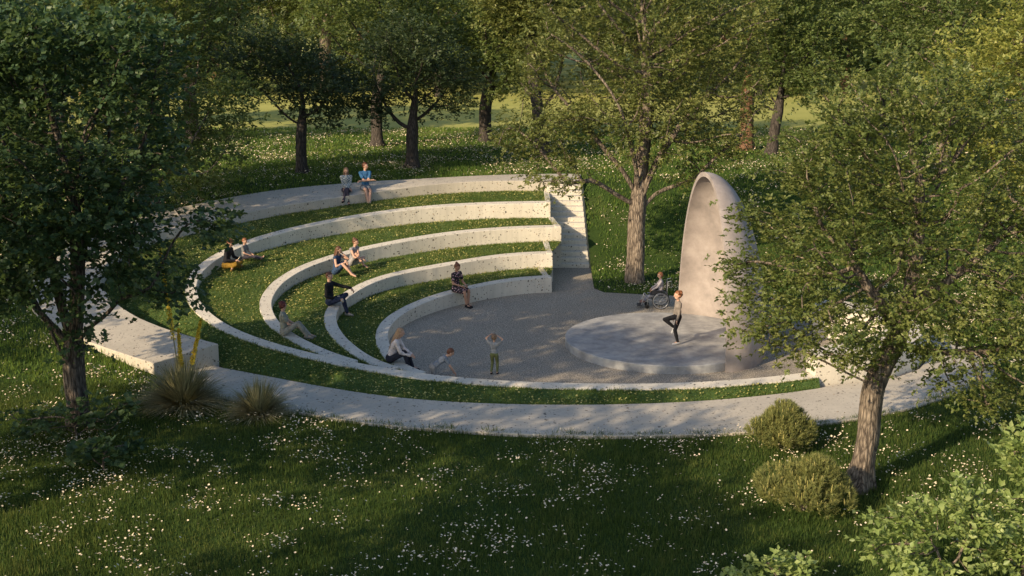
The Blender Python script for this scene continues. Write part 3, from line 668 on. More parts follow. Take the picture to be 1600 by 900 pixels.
# the big tree in front on the right: leaning trunk, wide layered crown
make_tree('front', 11, (6.54, 21.83, -.02),
    [(None, [(0, 0, 0), (.07, 0, .5), (.16, .05, 1.1), (.14, .08, 1.8), (.34, .12, 2.4), (.60, .15, 3.0), (.74, .2, 3.6), (.86, .2, 4.6), (.8, .2, 5.8)]), (14, [(.15, -.1, 3.6), (-.5, -.1, 4.5)]), (16, [(1.3, .1, 3.9), (2.0, .1, 4.5)]), (13, [(1.2, 0, 2.7), (1.9, -.1, 2.7)])],
    [((-1.35, .2, 3.6), (1.35, 1.6, 1.1)), ((-1.6, -.1, 2.85), (.95, 1.0, .45)), ((-1.75, .3, 4.95), (.75, 1.0, .7)), ((.6, .3, 7.3), (1.9, 1.7, .8)), ((2.1, -.4, 2.0), (1.2, .9, .5)), ((-1.0, .2, 6.0), (1.1, 1.2, .8)), ((-.7, -.4, 5.0), (1.4, 1.6, 1.2)), ((.4, .2, 5.6), (1.9, 1.9, 1.5)), ((1.9, .1, 4.2), (1.9, 1.8, 1.4)), ((2.5, -.2, 2.5), (1.6, 1.3, .75)),
     ((-2.2, .3, 4.5), (.75, .9, .6)), ((-1.5, .2, 4.3), (.8, .9, .7)), ((-.4, -.8, 3.5), (1.4, 1.1, .9)), ((.1, .3, 6.8), (1.6, 1.6, .7)), ((1.2, -.9, 3.2), (1.3, 1.0, .8)), ((3.1, .2, 5.3), (1.3, 1.4, .9)), ((-.4, .4, 6.5), (1.2, 1.3, .8)), ((2.2, .3, 6.7), (1.3, 1.4, .8)), ((3.1, .1, 3.4), (1.0, 1.0, .7))],
    .20, 'bark', 'front', 104000, .075, 'large olive-green tree with a leaning bare trunk in front of the path on the right', n_attr=1500, step=.2, kill=.32, spread=.2, spray=9, fat=.88, tname='broadleaf_tree', flare=1.75)
# the tree by the top of the lawn, many rising limbs
make_tree('big', 23, (4.0, 38.95, .05),
    [(None, [(0, 0, 0), (0, 0, 1.2), (.02, 0, 2.2), (.05, 0, 2.8)]), (9, [(-.5, -.1, 3.7), (-1.2, -.3, 4.5)]), (9, [(.2, .2, 4.3), (.3, .3, 5.6), (.2, .2, 7.2)]), (7, [(.5, 0, 2.9), (1.3, .1, 3.2), (1.9, .2, 3.35)]), (8, [(-.7, -.3, 2.9), (-1.5, -.7, 3.5), (-2.2, -.9, 3.3)]), (9, [(.7, -.2, 4.2), (1.3, -.3, 5.2)]), (9, [(-.15, -.5, 4.0), (-.5, -.9, 5.2)]), (8, [(.35, -.3, 3.4), (.8, -.6, 4.6)])],
    [((-2.6, -.8, 3.6), (1.3, 1.1, .7)), ((-2.3, 0, 5.2), (1.7, 1.7, 1.3)), ((2.0, 0, 5.2), (1.7, 1.7, 1.3)), ((0, .3, 6.4), (2.3, 2.2, 1.6)), ((-1.9, .3, 7.9), (1.9, 1.9, 1.4)), ((1.6, .2, 8.0), (2.1, 2.0, 1.5)), ((0, .2, 9.7), (2.2, 2.2, 1.4)), ((1.9, .2, 3.6), (.9, .9, .5)), ((2.9, 0, 6.8), (1.3, 1.3, 1.0)), ((-.3, -1.0, 5.0), (1.5, .9, .9)), ((-3.1, 0, 6.8), (1.2, 1.3, 1.0)), ((-3.6, -.4, 4.7), (1.1, 1.0, .8)), ((2.9, -.2, 4.4), (1.1, 1.0, .7)), ((3.3, 0, 8.4), (1.2, 1.2, 1.0)), ((.9, -.6, 4.2), (.9, .6, .5)), ((3.4, .2, 5.8), (1.0, 1.0, .8))],
    .28, 'bark', 'big', 92000, .092, 'tall grey-trunked tree with many rising limbs on the lawn beside the steps', n_attr=1300, step=.26, kill=.42, spread=.27, spray=8, fat=.80, rtip=.026, tname='broadleaf_tree', flare=1.25)
# front left maple with low forking limbs
make_tree('maple', 31, (-9.4, 25.3, -.02),
    [(None, [(0, 0, 0), (0, 0, .7), (-.02, .05, 1.5), (-.03, .05, 2.0)]), (7, [(-.5, -.1, 2.5), (-.9, -.2, 3.1)]), (7, [(.55, -.1, 2.35), (1.25, -.3, 2.95), (1.9, -.35, 3.15)]), (7, [(.15, .1, 2.8), (.25, .1, 3.6), (.3, .1, 4.6)]), (8, [(-.2, .1, 2.9), (-.4, .2, 3.9)]), (5, [(-.35, 0, 2.0), (-.75, .2, 2.8)]), (6, [(.3, -.3, 2.4), (.5, -.7, 3.1)])],
    [((-1.5, 0, 4.0), (1.6, 1.7, 1.1)), ((.2, 0, 4.9), (2.0, 1.9, 1.4)), ((-.9, .1, 6.2), (2.0, 1.9, 1.3)), ((1.6, -.1, 4.3), (1.1, 1.2, .8)), ((2.15, -.3, 3.5), (.75, .7, .45)), ((-2.4, .1, 5.3), (1.4, 1.4, 1.2)), ((1.0, 0, 6.1), (1.3, 1.4, 1.0)), ((-1.7, -.3, 3.1), (1.1, .9, .6)), ((2.4, -.3, 2.75), (.35, .3, .2)), ((-2.2, -.2, 3.9), (1.3, 1.2, .9)), ((-.6, -.7, 3.3), (1.0, .8, .5)), ((2.9, .2, 4.5), (.7, .7, .5)), ((0.3, 0, 7.1), (1.6, 1.5, .8)), ((-1.0, .1, 8.0), (2.3, 2.0, 1.2)), ((-3.0, .2, 7.4), (1.7, 1.6, 1.5)), ((1.4, .2, 7.9), (1.5, 1.5, 1.0)), ((-3.2, .2, 4.2), (1.2, 1.2, 1.2)), ((1.9, .3, 6.2), (.9, .9, .8))],
    .22, 'bark_mid', 'maple', 60000, .12, 'dark maple at the left front with low forking limbs over the walkway end', n_attr=1000, step=.22, kill=.38, spread=.28, spray=6, aspect=.8, fat=.88, rtip=.024, tname='maple_tree', flare=1.25)
# round dark tree type for the back row
def small(name, seed, loc, h, r, base, bark, leaf, count, ls, label, trunk=1.5, group='trees on the lawn behind the walkway', lean=0, tname='broadleaf_tree', n_attr=520, **kw):
    c = (lean * 1.4, 0, trunk + (h - trunk) * .52)
    more = kw.pop('more', [])
    return make_tree(name, seed, loc, [(None, [(0, 0, 0), (lean * .5, 0, trunk * .55), (lean, 0, trunk)])], blobset(seed, c, (r, r, (h - trunk) * .52), 9, r * .5) + more, base, bark, leaf, count, ls, label, group=group, n_attr=n_attr, step=.3, kill=.5, spread=.33, tname=tname, **kw)
small('b1', 41, (-8.25, 48.2, 2.2), 6.1, 2.6, .20, 'bark_dark', 'dark', 23000, .12, 'small dark round tree left of the couple sitting on the walkway', trunk=1.45)
small('b2', 42, (-4.05, 50.1, 2.2), 6.2, 2.9, .24, 'bark_dark', 'dark', 27000, .12, 'dark spreading tree just right behind the couple sitting on the walkway', trunk=1.4)
small('b3', 43, (-6.3, 57.7, 2.2), 9.5, 4.0, .26, 'bark_dark', 'mid', 30000, .15, 'thick-trunked tree behind and between the two small dark trees', trunk=2.0)
small('b4', 44, (-1.3, 59.3, 2.2), 8.2, 3.2, .28, 'bark_dark', 'mid', 26000, .15, 'slender straight tree standing alone in the middle of the back lawn', trunk=1.9)
make_tree('b5', 45, (1.35, 54.8, 2.15), [(None, [(0, 0, 0), (-.05, 0, 1.2), (-.35, 0, 3.0), (-.5, 0, 4.2)]), (5, [(.45, .1, 2.6), (.8, .2, 3.8)])],
    blobset(45, (-.1, 0, 6.8), (3.2, 3.2, 2.8), 9, 1.6), .30, 'bark_dark', 'big', 30000, .15, 'forked leaning tree with a thick rough trunk behind the walkway', group='trees on the lawn behind the walkway', n_attr=560, step=.32, kill=.5, spread=.35, tname='broadleaf_tree')
small('b6', 46, (10.7, 56.3, 2.2), 10.0, 4.0, .30, 'bark_red', 'mid', 30000, .15, 'tree with a straight red-brown trunk beyond the plaster shell', trunk=2.5)
small('b7', 47, (11.45, 54.4, 2.2), 7.6, 2.8, .22, 'bark_dark', 'mid', 22000, .14, 'thin dark leaning tree next to the red-brown trunk', trunk=2.0, lean=.25)
# left middle distance, crowns overlapping
small('l1', 48, (-12.9, 43.0, 1.95), 9.6, 3.9, .30, 'bark', 'mid', 76000, .125, 'big mid-green tree with pale twigs behind the left bend of the walkway', trunk=.9, more=[((2.2, -1.2, 1.7), (1.6, 1.5, 1.2)), ((-.6, -1.6, 1.9), (1.8, 1.5, 1.3)), ((2.9, -.4, 3.6), (1.5, 1.5, 1.3)), ((-2.6, -.6, 2.2), (1.6, 1.5, 1.3)), ((1.0, .8, 2.0), (1.5, 1.3, 1.1)), ((.8, -1.0, 7.5), (2.0, 1.8, 1.5))], group='trees beside the left bend of the walkway', n_attr=1000)
small('l2', 49, (-17.0, 36.0, 1.2), 9.4, 4.2, .28, 'bark_dark', 'maple', 42000, .14, 'broad dark tree at the left edge beyond the walkway', trunk=1.3, group='trees beside the left bend of the walkway', n_attr=700)
small('l3', 50, (-18.5, 57.5, 2.2), 9.0, 3.6, .28, 'bark_dark', 'dark', 26000, .14, 'tall dark tree behind the big mid-green one on the left', trunk=2.2, group='trees beside the left bend of the walkway')
small('r1', 51, (15.6, 35.5, .2), 9.4, 3.7, .28, 'bark', 'yellow', 42000, .125, 'sunlit yellow-green tree at the right edge beyond the path', trunk=1.2, group='trees at the right edge', n_attr=800)
small('r2', 52, (17.5, 50.0, 2.2), 9.6, 4.2, .30, 'bark', 'mid', 30000, .15, 'dark green tree showing above the right front tree', trunk=2.0, group='trees at the right edge')
# the wood behind
g_ = np.random.default_rng(3); kinds = ['b3', 'b4', 'b5', 'b6', 'r2', 'l3']
WOOD = [('b3', -23.0, 63, 1.25, 1.7, 'broad tree of the wood edge at the far left'), ('l3', 21.0, 44.5, 1.0, 1.2, 'dark tree on the slope behind the yellow-green one'),
        ('b3', 18.5, 62, 1.2, 2.7, 'broad mid-green tree of the wood edge above the right front tree'), ('b5', 25.0, 57, 1.2, 4.0, 'forked tree of the wood edge at the far right'), ('l3', -15.5, 60, 1.2, 2.7, 'tall dark tree of the wood edge behind the left group')]
for k, x, y, s, rz, lb in WOOD:
    c = copy_tree(PROTO[k], (x, y, land(x, y) - .05), rz, s); tag(c, lb, 'tree', 'trees along the edge of the wood')
i = 0
for y, xs, k_ in ((88, np.arange(-44, 50, 7.5), 1.35), (104, np.arange(-50, 56, 8.5), 1.6), (128, np.arange(-62, 66, 9.5), 1.9)):
    for x in xs:
        k = ('l1', 'b3', 'r2', 'l1', 'b6', 'l3')[(i * 5 + i // 6) % 6]; s = float(k_ * g_.uniform(.92, 1.15)); xx = float(x + g_.uniform(-1.5, 1.5)); yy = float(y + g_.uniform(-3, 5))
        c = copy_tree(PROTO[k], (xx, yy, land(xx, yy) - .1 - .5 * s), float(g_.uniform(0, 6.28)), s)
        tag(c, 'hazy distant tree across the open field behind the lawn', 'tree', 'distant trees across the field'); i += 1
# trees to the left of the view, whose shade falls over the meadow and the seats
OFF = [('b3', -13.9, 16.3, 1.26, 1.0), ('b4', -19.0, 26.5, 1.0, 2.5), ('b5', -9.9, 10.5, 1.0, 0.5), ('b4', -14.5, 4.5, 1.5, 0.2)]
for j, (k, x, y, s, rz) in enumerate(OFF):
    c = copy_tree(PROTO[k], (x, y, land(x, y) - .05), rz, s); tag(c, 'tall tree to the left of the view throwing shade over the meadow', 'tree', 'shade trees left of the meadow')

# --- dwarf pines
def dwarf_pine(loc, r, h, seed, label):
    g = np.random.default_rng(seed); root = empty('dwarf_pine', loc, 0, label, 'bush', 'dwarf pine bushes')
    lob = [(math.cos(a) * g.uniform(.35, .75) * r, math.sin(a) * g.uniform(.35, .75) * r, g.uniform(.22, .5) * h, g.uniform(.26, .42) * r) for a in np.arange(0, 6.2, .7)] + [(g.uniform(-.3, .3) * r, g.uniform(-.3, .3) * r, g.uniform(.5, .85) * h, g.uniform(.22, .38) * r) for _ in range(5)] + [(0, 0, h * .42, r * .6)]
    H = []; D = []
    for _ in range(2100):
        x, y, z, q = lob[g.integers(len(lob))]; d = g.normal(size=3); d[2] = abs(d[2]) * 1.1 - .35; d /= np.linalg.norm(d); H.append((x + d[0] * q, y + d[1] * q, max(.03, z + d[2] * q * .95))); D.append(d * .6 + np.array([0, 0, .7]))
    H = np.array(H) * [1, 1, 1]; D = np.array(D); D /= np.linalg.norm(D, axis=1)[:, None]
    V = needles(H, D, seed + 1, 24, .085, .009)
    NV_, NF_ = V, np.arange(len(V)).reshape(-1, 3)
    k = g.choice(len(H), 400, replace=False); k = k[H[k][:, 2] > h * .25]; V = []; F = []
    for i in k:
        b = H[i]; L = g.uniform(.07, .15); n0 = len(V); t = b + np.array([g.normal(0, .012), g.normal(0, .012), L + .05])
        for a in range(4): V.append(b + np.array([math.cos(a * 1.57) * .013, math.sin(a * 1.57) * .013, .03]))
        for a in range(4): V.append(t + np.array([math.cos(a * 1.57) * .008, math.sin(a * 1.57) * .008, 0]))
        F += [(n0 + a, n0 + (a + 1) % 4, n0 + 4 + (a + 1) % 4, n0 + 4 + a) for a in range(4)] + [(n0 + 4, n0 + 5, n0 + 6, n0 + 7)]
    F3 = [t for f in F for t in ((f[0], f[1], f[2]), (f[0], f[2], f[3]))]
    me = npmesh('foliage', np.vstack([NV_, np.array(V)]), np.vstack([NF_, np.array(F3) + len(NV_)]))
    o = link('foliage', me, [LEAF['pine'], LEAF['candle']], root); me.polygons.foreach_set('material_index', np.r_[np.zeros(len(NF_)), np.ones(len(F3))].astype(np.int32))
    V = []; F = []
    for i in range(26):
        a = g.uniform(0, 6.28); e = H[g.integers(len(H))] * .85; n0 = len(V)
        for t, rr in ((0, .025), (1, .008)):
            for c in range(5): V.append((e[0] * t + math.cos(c * 1.257) * rr, e[1] * t + math.sin(c * 1.257) * rr, e[2] * t))
        F += [(n0 + c, n0 + (c + 1) % 5, n0 + 5 + (c + 1) % 5, n0 + 5 + c) for c in range(5)]
    link('stems', mesh('stems', V, F), M['bark_dark'], root)
dwarf_pine((5.55, 23.9, 0), .68, .78, 61, 'rounded dwarf pine bush at the edge of the path')
dwarf_pine((5.25, 20.75, 0), .84, .92, 62, 'larger dwarf pine bush left of the leaning trunk, with yellow shoots')

# --- tussocks with flower spikes
def tussock(loc, r, n, seed, label, spikes=()):
    g = np.random.default_rng(seed); root = empty('grass_tussock', loc, 0, label, 'plant', 'spiky tussocks by the path')
    V = []; F = []
    for _ in range(n):
        a = g.uniform(0, 6.28); el = math.asin(g.uniform(.02, 1) ** .8); L = r * g.uniform(.7, 1.12); wd = g.uniform(.009, .017)
        d = np.array([math.cos(a) * math.cos(el), math.sin(a) * math.cos(el), math.sin(el)]); s = np.array([-math.sin(a), math.cos(a), 0]) * wd
        n0 = len(V); p0 = np.array([math.cos(a), math.sin(a), 0]) * g.uniform(0, .08)
        for t in (0, .35, .7):
            q = p0 + d * L * t - np.array([0, 0, .18 * L * t * t * math.cos(el)]); q[2] = max(q[2], .012 * t + .005)
            V += [q - s * (1 - t * .6), q + s * (1 - t * .6)]
        q = p0 + d * L - np.array([0, 0, .22 * L * math.cos(el)]); q[2] = max(q[2], .01); V.append(q)
        F += [(n0, n0 + 1, n0 + 3, n0 + 2), (n0 + 2, n0 + 3, n0 + 5, n0 + 4), (n0 + 4, n0 + 5, n0 + 6)]
    link('blades', mesh('blades', V, F), LEAF['tussock'], root)
    for sx, sy, h, fl0 in spikes:
        V = []; F = []
        for j in range(9):
            z = h * j / 8; x, y = sx * (j / 8), sy * (j / 8); rr = .016 - .0012 * j
            for c in range(6): V.append((x + math.cos(c * 1.047) * rr, y + math.sin(c * 1.047) * rr, z))
        F = [(6 * j + c, 6 * j + (c + 1) % 6, 6 * j + 6 + (c + 1) % 6, 6 * j + 6 + c) for j in range(8) for c in range(6)]
        stem = link('flower_stalk', mesh('flower_stalk', V, F), LEAF['tussock'], root)
        V = []
        for _ in range(1500):
            t = g.uniform(0, 1) ** .9; z = h * (fl0 + (1 - fl0) * t); rr = .07 * (1 - t * .75) * g.uniform(.35, 1.15) * (.6 + .4 * math.sin(z * 21) ** 2); a = g.uniform(0, 6.28)
            c = np.array([sx * z / h + math.cos(a) * rr, sy * z / h + math.sin(a) * rr, z]); q = g.normal(0, .016, (3, 3)); V += [c + q[0], c + q[1], c + q[2]]
        link('flower_head', npmesh('flower_head', V, np.arange(len(V)).reshape(-1, 3)), LEAF['flower'], stem)
tussock((-7.45, 26.6, .03), 1.2, 1700, 71, 'large spiky tussock at the walkway end with tall yellow flower spikes', [(-.30, .0, 3.65, .42), (-.05, .15, 1.75, .5), (.50, .05, 2.0, .48)])
tussock((-5.6, 25.95, .03), .9, 1150, 72, 'smaller spiky tussock on the meadow edge of the path without flowers')

# --- saplings and leafy shrubs near the camera
def sapling(loc, seed, stems, blobs, count, ls, label, name='leafy_shrub', leaf='sapling', base=.03, n_attr=260, aspect=.6, group='leafy shrubs in the right foreground', spread=.09, kill=.16, step=.1):
    return make_tree(name + str(seed), seed, loc, stems, blobs, base, 'bark', leaf, count, ls, label, cat='shrub', group=group, n_attr=n_attr, step=step, kill=kill, infl=1.6, spread=spread, spray=5, rtip=.012, aspect=aspect, tname=name, flare=1.1, minr=.0)
sapling((6.75, 17.45, 0), 81, [(None, [(0, 0, 0), (-.1, 0, .5), (-.35, 0, 1.0)]), (4, [(.25, 0, 1.0), (.3, .1, 1.5)])],
        [((-.85, 0, .95), (.6, .5, .4)), ((-.15, 0, 1.35), (.6, .5, .35)), ((.35, .1, 1.2), (.45, .4, .55)), ((-.4, -.2, .6), (.7, .5, .35)), ((.15, .1, 1.75), (.2, .2, .2)), ((.75, .2, .7), (.4, .4, .35)), ((-1.1, .1, 1.25), (.25, .25, .18))], 2900, .115, 'wide pale-leaved shrub at the bottom right of the view')
sapling((8.05, 17.9, 0), 82, [(None, [(0, 0, 0), (.02, 0, .8), (0, 0, 1.6)]), (3, [(.25, .05, 1.1), (.3, .05, 1.9)])],
        [((-.1, 0, 2.1), (.45, .45, .45)), ((.35, 0, 1.9), (.4, .4, .5)), ((-.25, 0, 1.3), (.3, .3, .25)), ((.1, -.1, .7), (.6, .5, .4)), ((0, 0, 2.45), (.3, .3, .2)), ((-.4, 0, .5), (.35, .35, .3))], 3200, .12, 'tall upright sapling with bright leaves at the right edge')
sapling((3.95, 17.3, 0), 83, [(None, [(0, 0, 0), (.05, 0, .25), (.1, 0, .45)])],
        [((-.3, 0, .4), (.35, .3, .18)), ((.3, .05, .48), (.35, .3, .2)), ((.0, .0, .65), (.25, .2, .12)), ((-.5, 0, .2), (.3, .3, .12))], 750, .115, 'small low shrub at the bottom edge left of the wide one', n_attr=140)
sapling((-9.1, 24.3, 0), 84, [(None, [(0, 0, 0), (0, 0, .3)])],
        [((-.7, 0, .45), (.8, .6, .35)), ((.4, .1, .5), (.8, .5, .35)), ((.9, .2, .75), (.4, .4, .3)), ((-.1, .2, .8), (.4, .4, .2))], 650, .14, 'low dark maple-leaved shrub round the foot of the left tree', leaf='maple', aspect=.85, group='dark shrubs at the left front')
sapling((-7.95, 22.6, 0), 85, [(None, [(0, 0, 0), (0, 0, .3)])],
        [((-.25, 0, .4), (.4, .35, .2)), ((.3, .1, .45), (.35, .3, .18))], 500, .15, 'little dark maple seedling in the meadow before the left tree', leaf='maple', aspect=.85, n_attr=90, group='dark shrubs at the left front')

# ------------------------------------------------------------------ people
def cap_mesh(bm, p, q, r1, r2, seg=12):
    p, q = Vector(p), Vector(q); d = q - p; L = d.length
    if L < 1e-5: d = Vector((0, 0, 1)); L = 1e-4
    t = d.normalized(); u = t.orthogonal().normalized(); v = t.cross(u); rings = []
    for a in (-80, -50, -20, 0): rings.append((p + t * math.sin(R(a)) * r1, r1 * math.cos(R(a))))
    for a in (0, 20, 50, 80): rings.append((q + t * math.sin(R(a)) * r2, r2 * math.cos(R(a))))
    vs = [[bm.verts.new(c + (u * math.cos(2 * math.pi * k / seg) + v * math.sin(2 * math.pi * k / seg)) * rr) for k in range(seg)] for c, rr in rings]
    for i in range(len(vs) - 1):
        for k in range(seg): bm.faces.new((vs[i][k], vs[i][(k + 1) % seg], vs[i + 1][(k + 1) % seg], vs[i + 1][k]))
    bm.faces.new(vs[0][::-1]); bm.faces.new(vs[-1])
def ell_mesh(bm, c, r, rot=None, sub=3):
    m = Matrix.Translation(Vector(c)) @ ((rot.to_4x4() if rot else Matrix.Identity(4)) @ Matrix.Diagonal((*r, 1)))
    bmesh.ops.create_icosphere(bm, subdivisions=sub, radius=1, matrix=m)
def remeshed(name, bm, voxel, smooth=6, parent=None, mats=None, extra=None):
    me = bpy.data.meshes.new(name); bm.to_mesh(me); bm.free()
    o = bpy.data.objects.new(name, me); COL.objects.link(o)
    m = o.modifiers.new('r', 'REMESH'); m.mode = 'VOXEL'; m.voxel_size = voxel
    m = o.modifiers.new('s', 'SMOOTH'); m.factor = .5; m.iterations = smooth
    bpy.context.view_layer.update()
    ev = o.evaluated_get(bpy.context.evaluated_depsgraph_get()); new = bpy.data.meshes.new_from_object(ev)
    o.modifiers.clear(); o.data = new; bpy.data.meshes.remove(me); new.name = name
    if extra:
        b = bmesh.new(); b.from_mesh(new)
        for fn, mi in extra:
            n0 = set(b.faces); fn(b)
            for f in b.faces:
                if f not in n0: f.material_index = mi
        b.to_mesh(new); b.free()
    new.materials.clear()
    for mt in mats: new.materials.append(mt)
    new.polygons.foreach_set('use_smooth', [True] * len(new.polygons)); new.update()
    if parent: o.parent = parent
    return o
def ik(a, b, l1, l2, pole):
    a, b, pole = Vector(a), Vector(b), Vector(pole); d = b - a; L = d.length
    if L > (l1 + l2) * .995: b = a + d * ((l1 + l2) * .995 / L); d = b - a; L = d.length
    t = d / L; x = (l1 * l1 - l2 * l2 + L * L) / (2 * L); h = math.sqrt(max(0, l1 * l1 - x * x))
    n = pole - t * pole.dot(t); n = n.normalized() if n.length > 1e-4 else t.orthogonal()
    return a + t * x + n * h, b
CM = {}
def cloth(col, rough=.85, key=None):
    k = tuple(col)
    if k not in CM:
        m = CM[k] = plain('woven_cloth', col, rough, .2, 0, .28, 11); t = m.node_tree
        bump(t, t.nodes['Principled BSDF'], noise(t, pos(t, (1, 1, .5), True), 13, 3, .6), .9, .035)
    return CM[k]
SKIN = plain('light_skin', (.52, .31, .22), .55, .35, 0, .06); SKIN2 = plain('warm_skin', (.42, .23, .15), .55, .35, 0, .06)
EYE = plain('dark_iris', (.03, .02, .015), .3, .5); LIP = plain('rosy_lips', (.40, .14, .11), .5, .3)
def pattern(kind):
    m, nt, b = newmat(kind); v = pos(nt, obj=True)
    if kind == 'checked_shirt':
        a = nt.nodes.new('ShaderNodeTexChecker'); a.inputs['Scale'].default_value = 22; nt.links.new(v, a.inputs[0]); a.inputs[1].default_value = (.42, .44, .42, 1); a.inputs[2].default_value = (.13, .18, .24, 1); c = a.outputs[0]
    else:
        vo = nt.nodes.new('ShaderNodeTexVoronoi'); vo.inputs['Scale'].default_value = 17; nt.links.new(v, vo.inputs[0])
        c = ramp(nt, vo.outputs['Distance'], [(.22, (.55, .38, .36)), (.34, (.30, .12, .16)), (.42, (.02, .018, .02))])
    nt.links.new(c, b.inputs['Base Color']); b.inputs['Roughness'].default_value = .85; return m
def figure(label, loc, face, H, P, D, group=None):
    """P: pose in metres for a 1.7 m person (x right, y forward, z up from the contact point); D: dress"""
    s = H / 1.7; hs = D.get('head', 1.0)
    root = empty('person', loc, R(face - 90), label, 'person', group)
    sk = D.get('skin', SKIN); w_ = D.get('w', 1.0); V = lambda p: Vector(p) * s
    pel = V(P['pelvis']); up = Vector(P.get('spine', (0, .05, 1))).normalized()
    side = Vector((1, 0, 0)); tw = P.get('twist', 0); side = Matrix.Rotation(R(tw), 3, 'Z') @ side
    side = (side - up * side.dot(up)).normalized(); fwd = up.cross(side).normalized()
    bend = Vector(P.get('bend', (0, 0, 0)))
    chest = pel + (up * .30 + bend * .5) * s; neck = pel + (up * .50 + bend) * s
    up2 = (neck - chest).normalized()
    hd = Vector(P.get('look', (0, 1, 0))).normalized(); hup = Vector(P.get('hup', tuple(up2 * .6 + Vector((0, 0, .6))))).normalized()
    headc = neck + (up2 * .06 + hup * .115 * hs + hd * .02) * s
    hx = hd.cross(hup).normalized(); hup = hx.cross(hd).normalized(); hr = Matrix((hx, hd, hup)).transposed()
    sw = .175 * w_; hw = .09
    SHR, SHL = neck + (side * sw - up2 * .045) * s, neck - (side * sw + up2 * .045) * s
    hside = Vector((1, 0, 0)); HR, HL = pel + (hside * hw + Vector((0, 0, -.02))) * s, pel - (hside * hw + Vector((0, 0, .02))) * s
    arms = {}
    for n, sh in (('R', SHR), ('L', SHL)):
        e, hnd = ik(sh, V(P['hand' + n]), .28 * s, .25 * s, Vector(P.get('elbow' + n, (.5 if n == 'R' else -.5, -.5, -.6)))); arms[n] = (sh, e, hnd)
    legs = {}
    for n, hp in (('R', HR), ('L', HL)):
        k, an = ik(hp, V(P['foot' + n]), .43 * s, .42 * s, Vector(P.get('knee' + n, (.1 if n == 'R' else -.1, .6, .8)))); toe = Vector(P.get('toe' + n, (0, 1, -.1))).normalized(); legs[n] = (hp, k, an, toe)
    def torso(bm, g=0.0, low=True):
        g *= s
        ell_mesh(bm, chest + up2 * .06 * s, (.145 * w_ * s + g, .098 * s + g, .16 * s + g), Matrix((side, fwd, up2)).transposed())
        ell_mesh(bm, (pel + chest) / 2, (.125 * w_ * s + g, .09 * s + g, .16 * s + g), Matrix((side, fwd, up)).transposed())
        cap_mesh(bm, SHL, SHR, .052 * s + g, .052 * s + g)
        if low: hips(bm, g / s if s else 0)
    def hips(bm, g=0.0):
        g *= s
        ell_mesh(bm, pel, (.155 * s + g, .11 * s + g, .105 * s + g))
    def leg(bm, n, g=0.0, part='all'):
        hp, k, an, toe = legs[n]; g *= s
        kk = hp.lerp(k, .62) if part == 'short' else k
        cap_mesh(bm, hp, kk, .083 * s + g, (.062 if part == 'short' else .052) * s + g)
        if part in ('all',): cap_mesh(bm, k, an, .052 * s + g, .034 * s + g); cap_mesh(bm, k.lerp(an, .12), k.lerp(an, .5), .05 * s + g, .048 * s + g)
    def arm(bm, n, g=0.0, part='all'):
        sh, e, h = arms[n]; g *= s
        if part == 'short': cap_mesh(bm, sh, sh.lerp(e, .6), .05 * s + g, .045 * s + g); return
        cap_mesh(bm, sh, e, .047 * s + g, .037 * s + g); cap_mesh(bm, e, h, .037 * s + g, (.025 if not g else .03) * s + g)
    # body: one continuous surface
    bm = bmesh.new(); torso(bm)
    for n in 'RL':
        leg(bm, n); arm(bm, n)
        hp, k, an, toe = legs[n]; cap_mesh(bm, an - toe * .03 * s, an + (toe * .14 + Vector((0, 0, -.045))) * s, .037 * s, .028 * s)
    cap_mesh(bm, neck - up2 * .05 * s, headc - hup * .05 * s, .052 * s, .048 * s)
    q = hs * s
    ell_mesh(bm, headc + hup * .018 * q, (.076 * q, .093 * q, .098 * q), hr)
    ell_mesh(bm, headc + hd * .022 * q - hup * .05 * q, (.055 * q, .062 * q, .062 * q), hr)
    cap_mesh(bm, headc + hd * .088 * q + hup * .012 * q, headc + hd * .108 * q - hup * .018 * q, .009 * q, .014 * q, 8)
    for sg in (1, -1):
        ell_mesh(bm, headc + hx * sg * .078 * q - hup * .004 * q, (.012 * q, .02 * q, .03 * q), hr, 2)
        ell_mesh(bm, headc + hx * sg * .03 * q + hd * .083 * q + hup * .028 * q, (.02 * q, .012 * q, .009 * q), hr, 2)
    fingers = []
    for n in 'RL':
        sh, e, h = arms[n]; d = (h - e).normalized(); d2 = Vector(P.get('palm' + n, tuple(d))).normalized()
        d2 = (d * .35 + d2 * .65).normalized()
        pn = Vector(P.get('back' + n, (0, .2, 1))); pn = (pn - d2 * pn.dot(d2)).normalized(); ps = d2.cross(pn)
        cap_mesh(bm, h, h + d2 * .07 * s, .026 * s, .03 * s); ell_mesh(bm, h + d2 * .055 * s, (.036 * s, .045 * s, .017 * s), Matrix((ps, d2, pn)).transposed())
        th = 1 if n == 'L' else -1
        for j, (off, L) in enumerate(((-.028, .062), (-.0095, .075), (.0095, .07), (.028, .055))):
            b0 = h + d2 * .085 * s + ps * off * s; cu = P.get('curl' + n, .5); seg = []
            p = b0 - d2 * .02 * s
            for m_, a in enumerate((cu * .5, cu * 1.3, cu * 2.1)):
                dd = d2 * math.cos(a) - pn * math.sin(a); p2 = p + dd * (L * (.5, .33, .3)[m_] + (.02 if m_ == 0 else 0)) * s; seg.append((p, p2, (.0095, .0085, .0075)[m_] * s)); p = p2
            fingers.append(seg)
        p = h + d2 * .03 * s + ps * th * .028 * s; dd = (d2 * .7 + ps * th * .7 - pn * .25).normalized(); p2 = p + dd * .045 * s; p3 = p2 + (d2 * .9 - pn * .3).normalized() * .032 * s
        fingers.append([(p, p2, .0115 * s), (p2, p3, .0095 * s)])
    def fin(b):
        for seg in fingers:
            for p, p2, rr in seg: cap_mesh(b, p, p2, rr, rr * .88, 6)
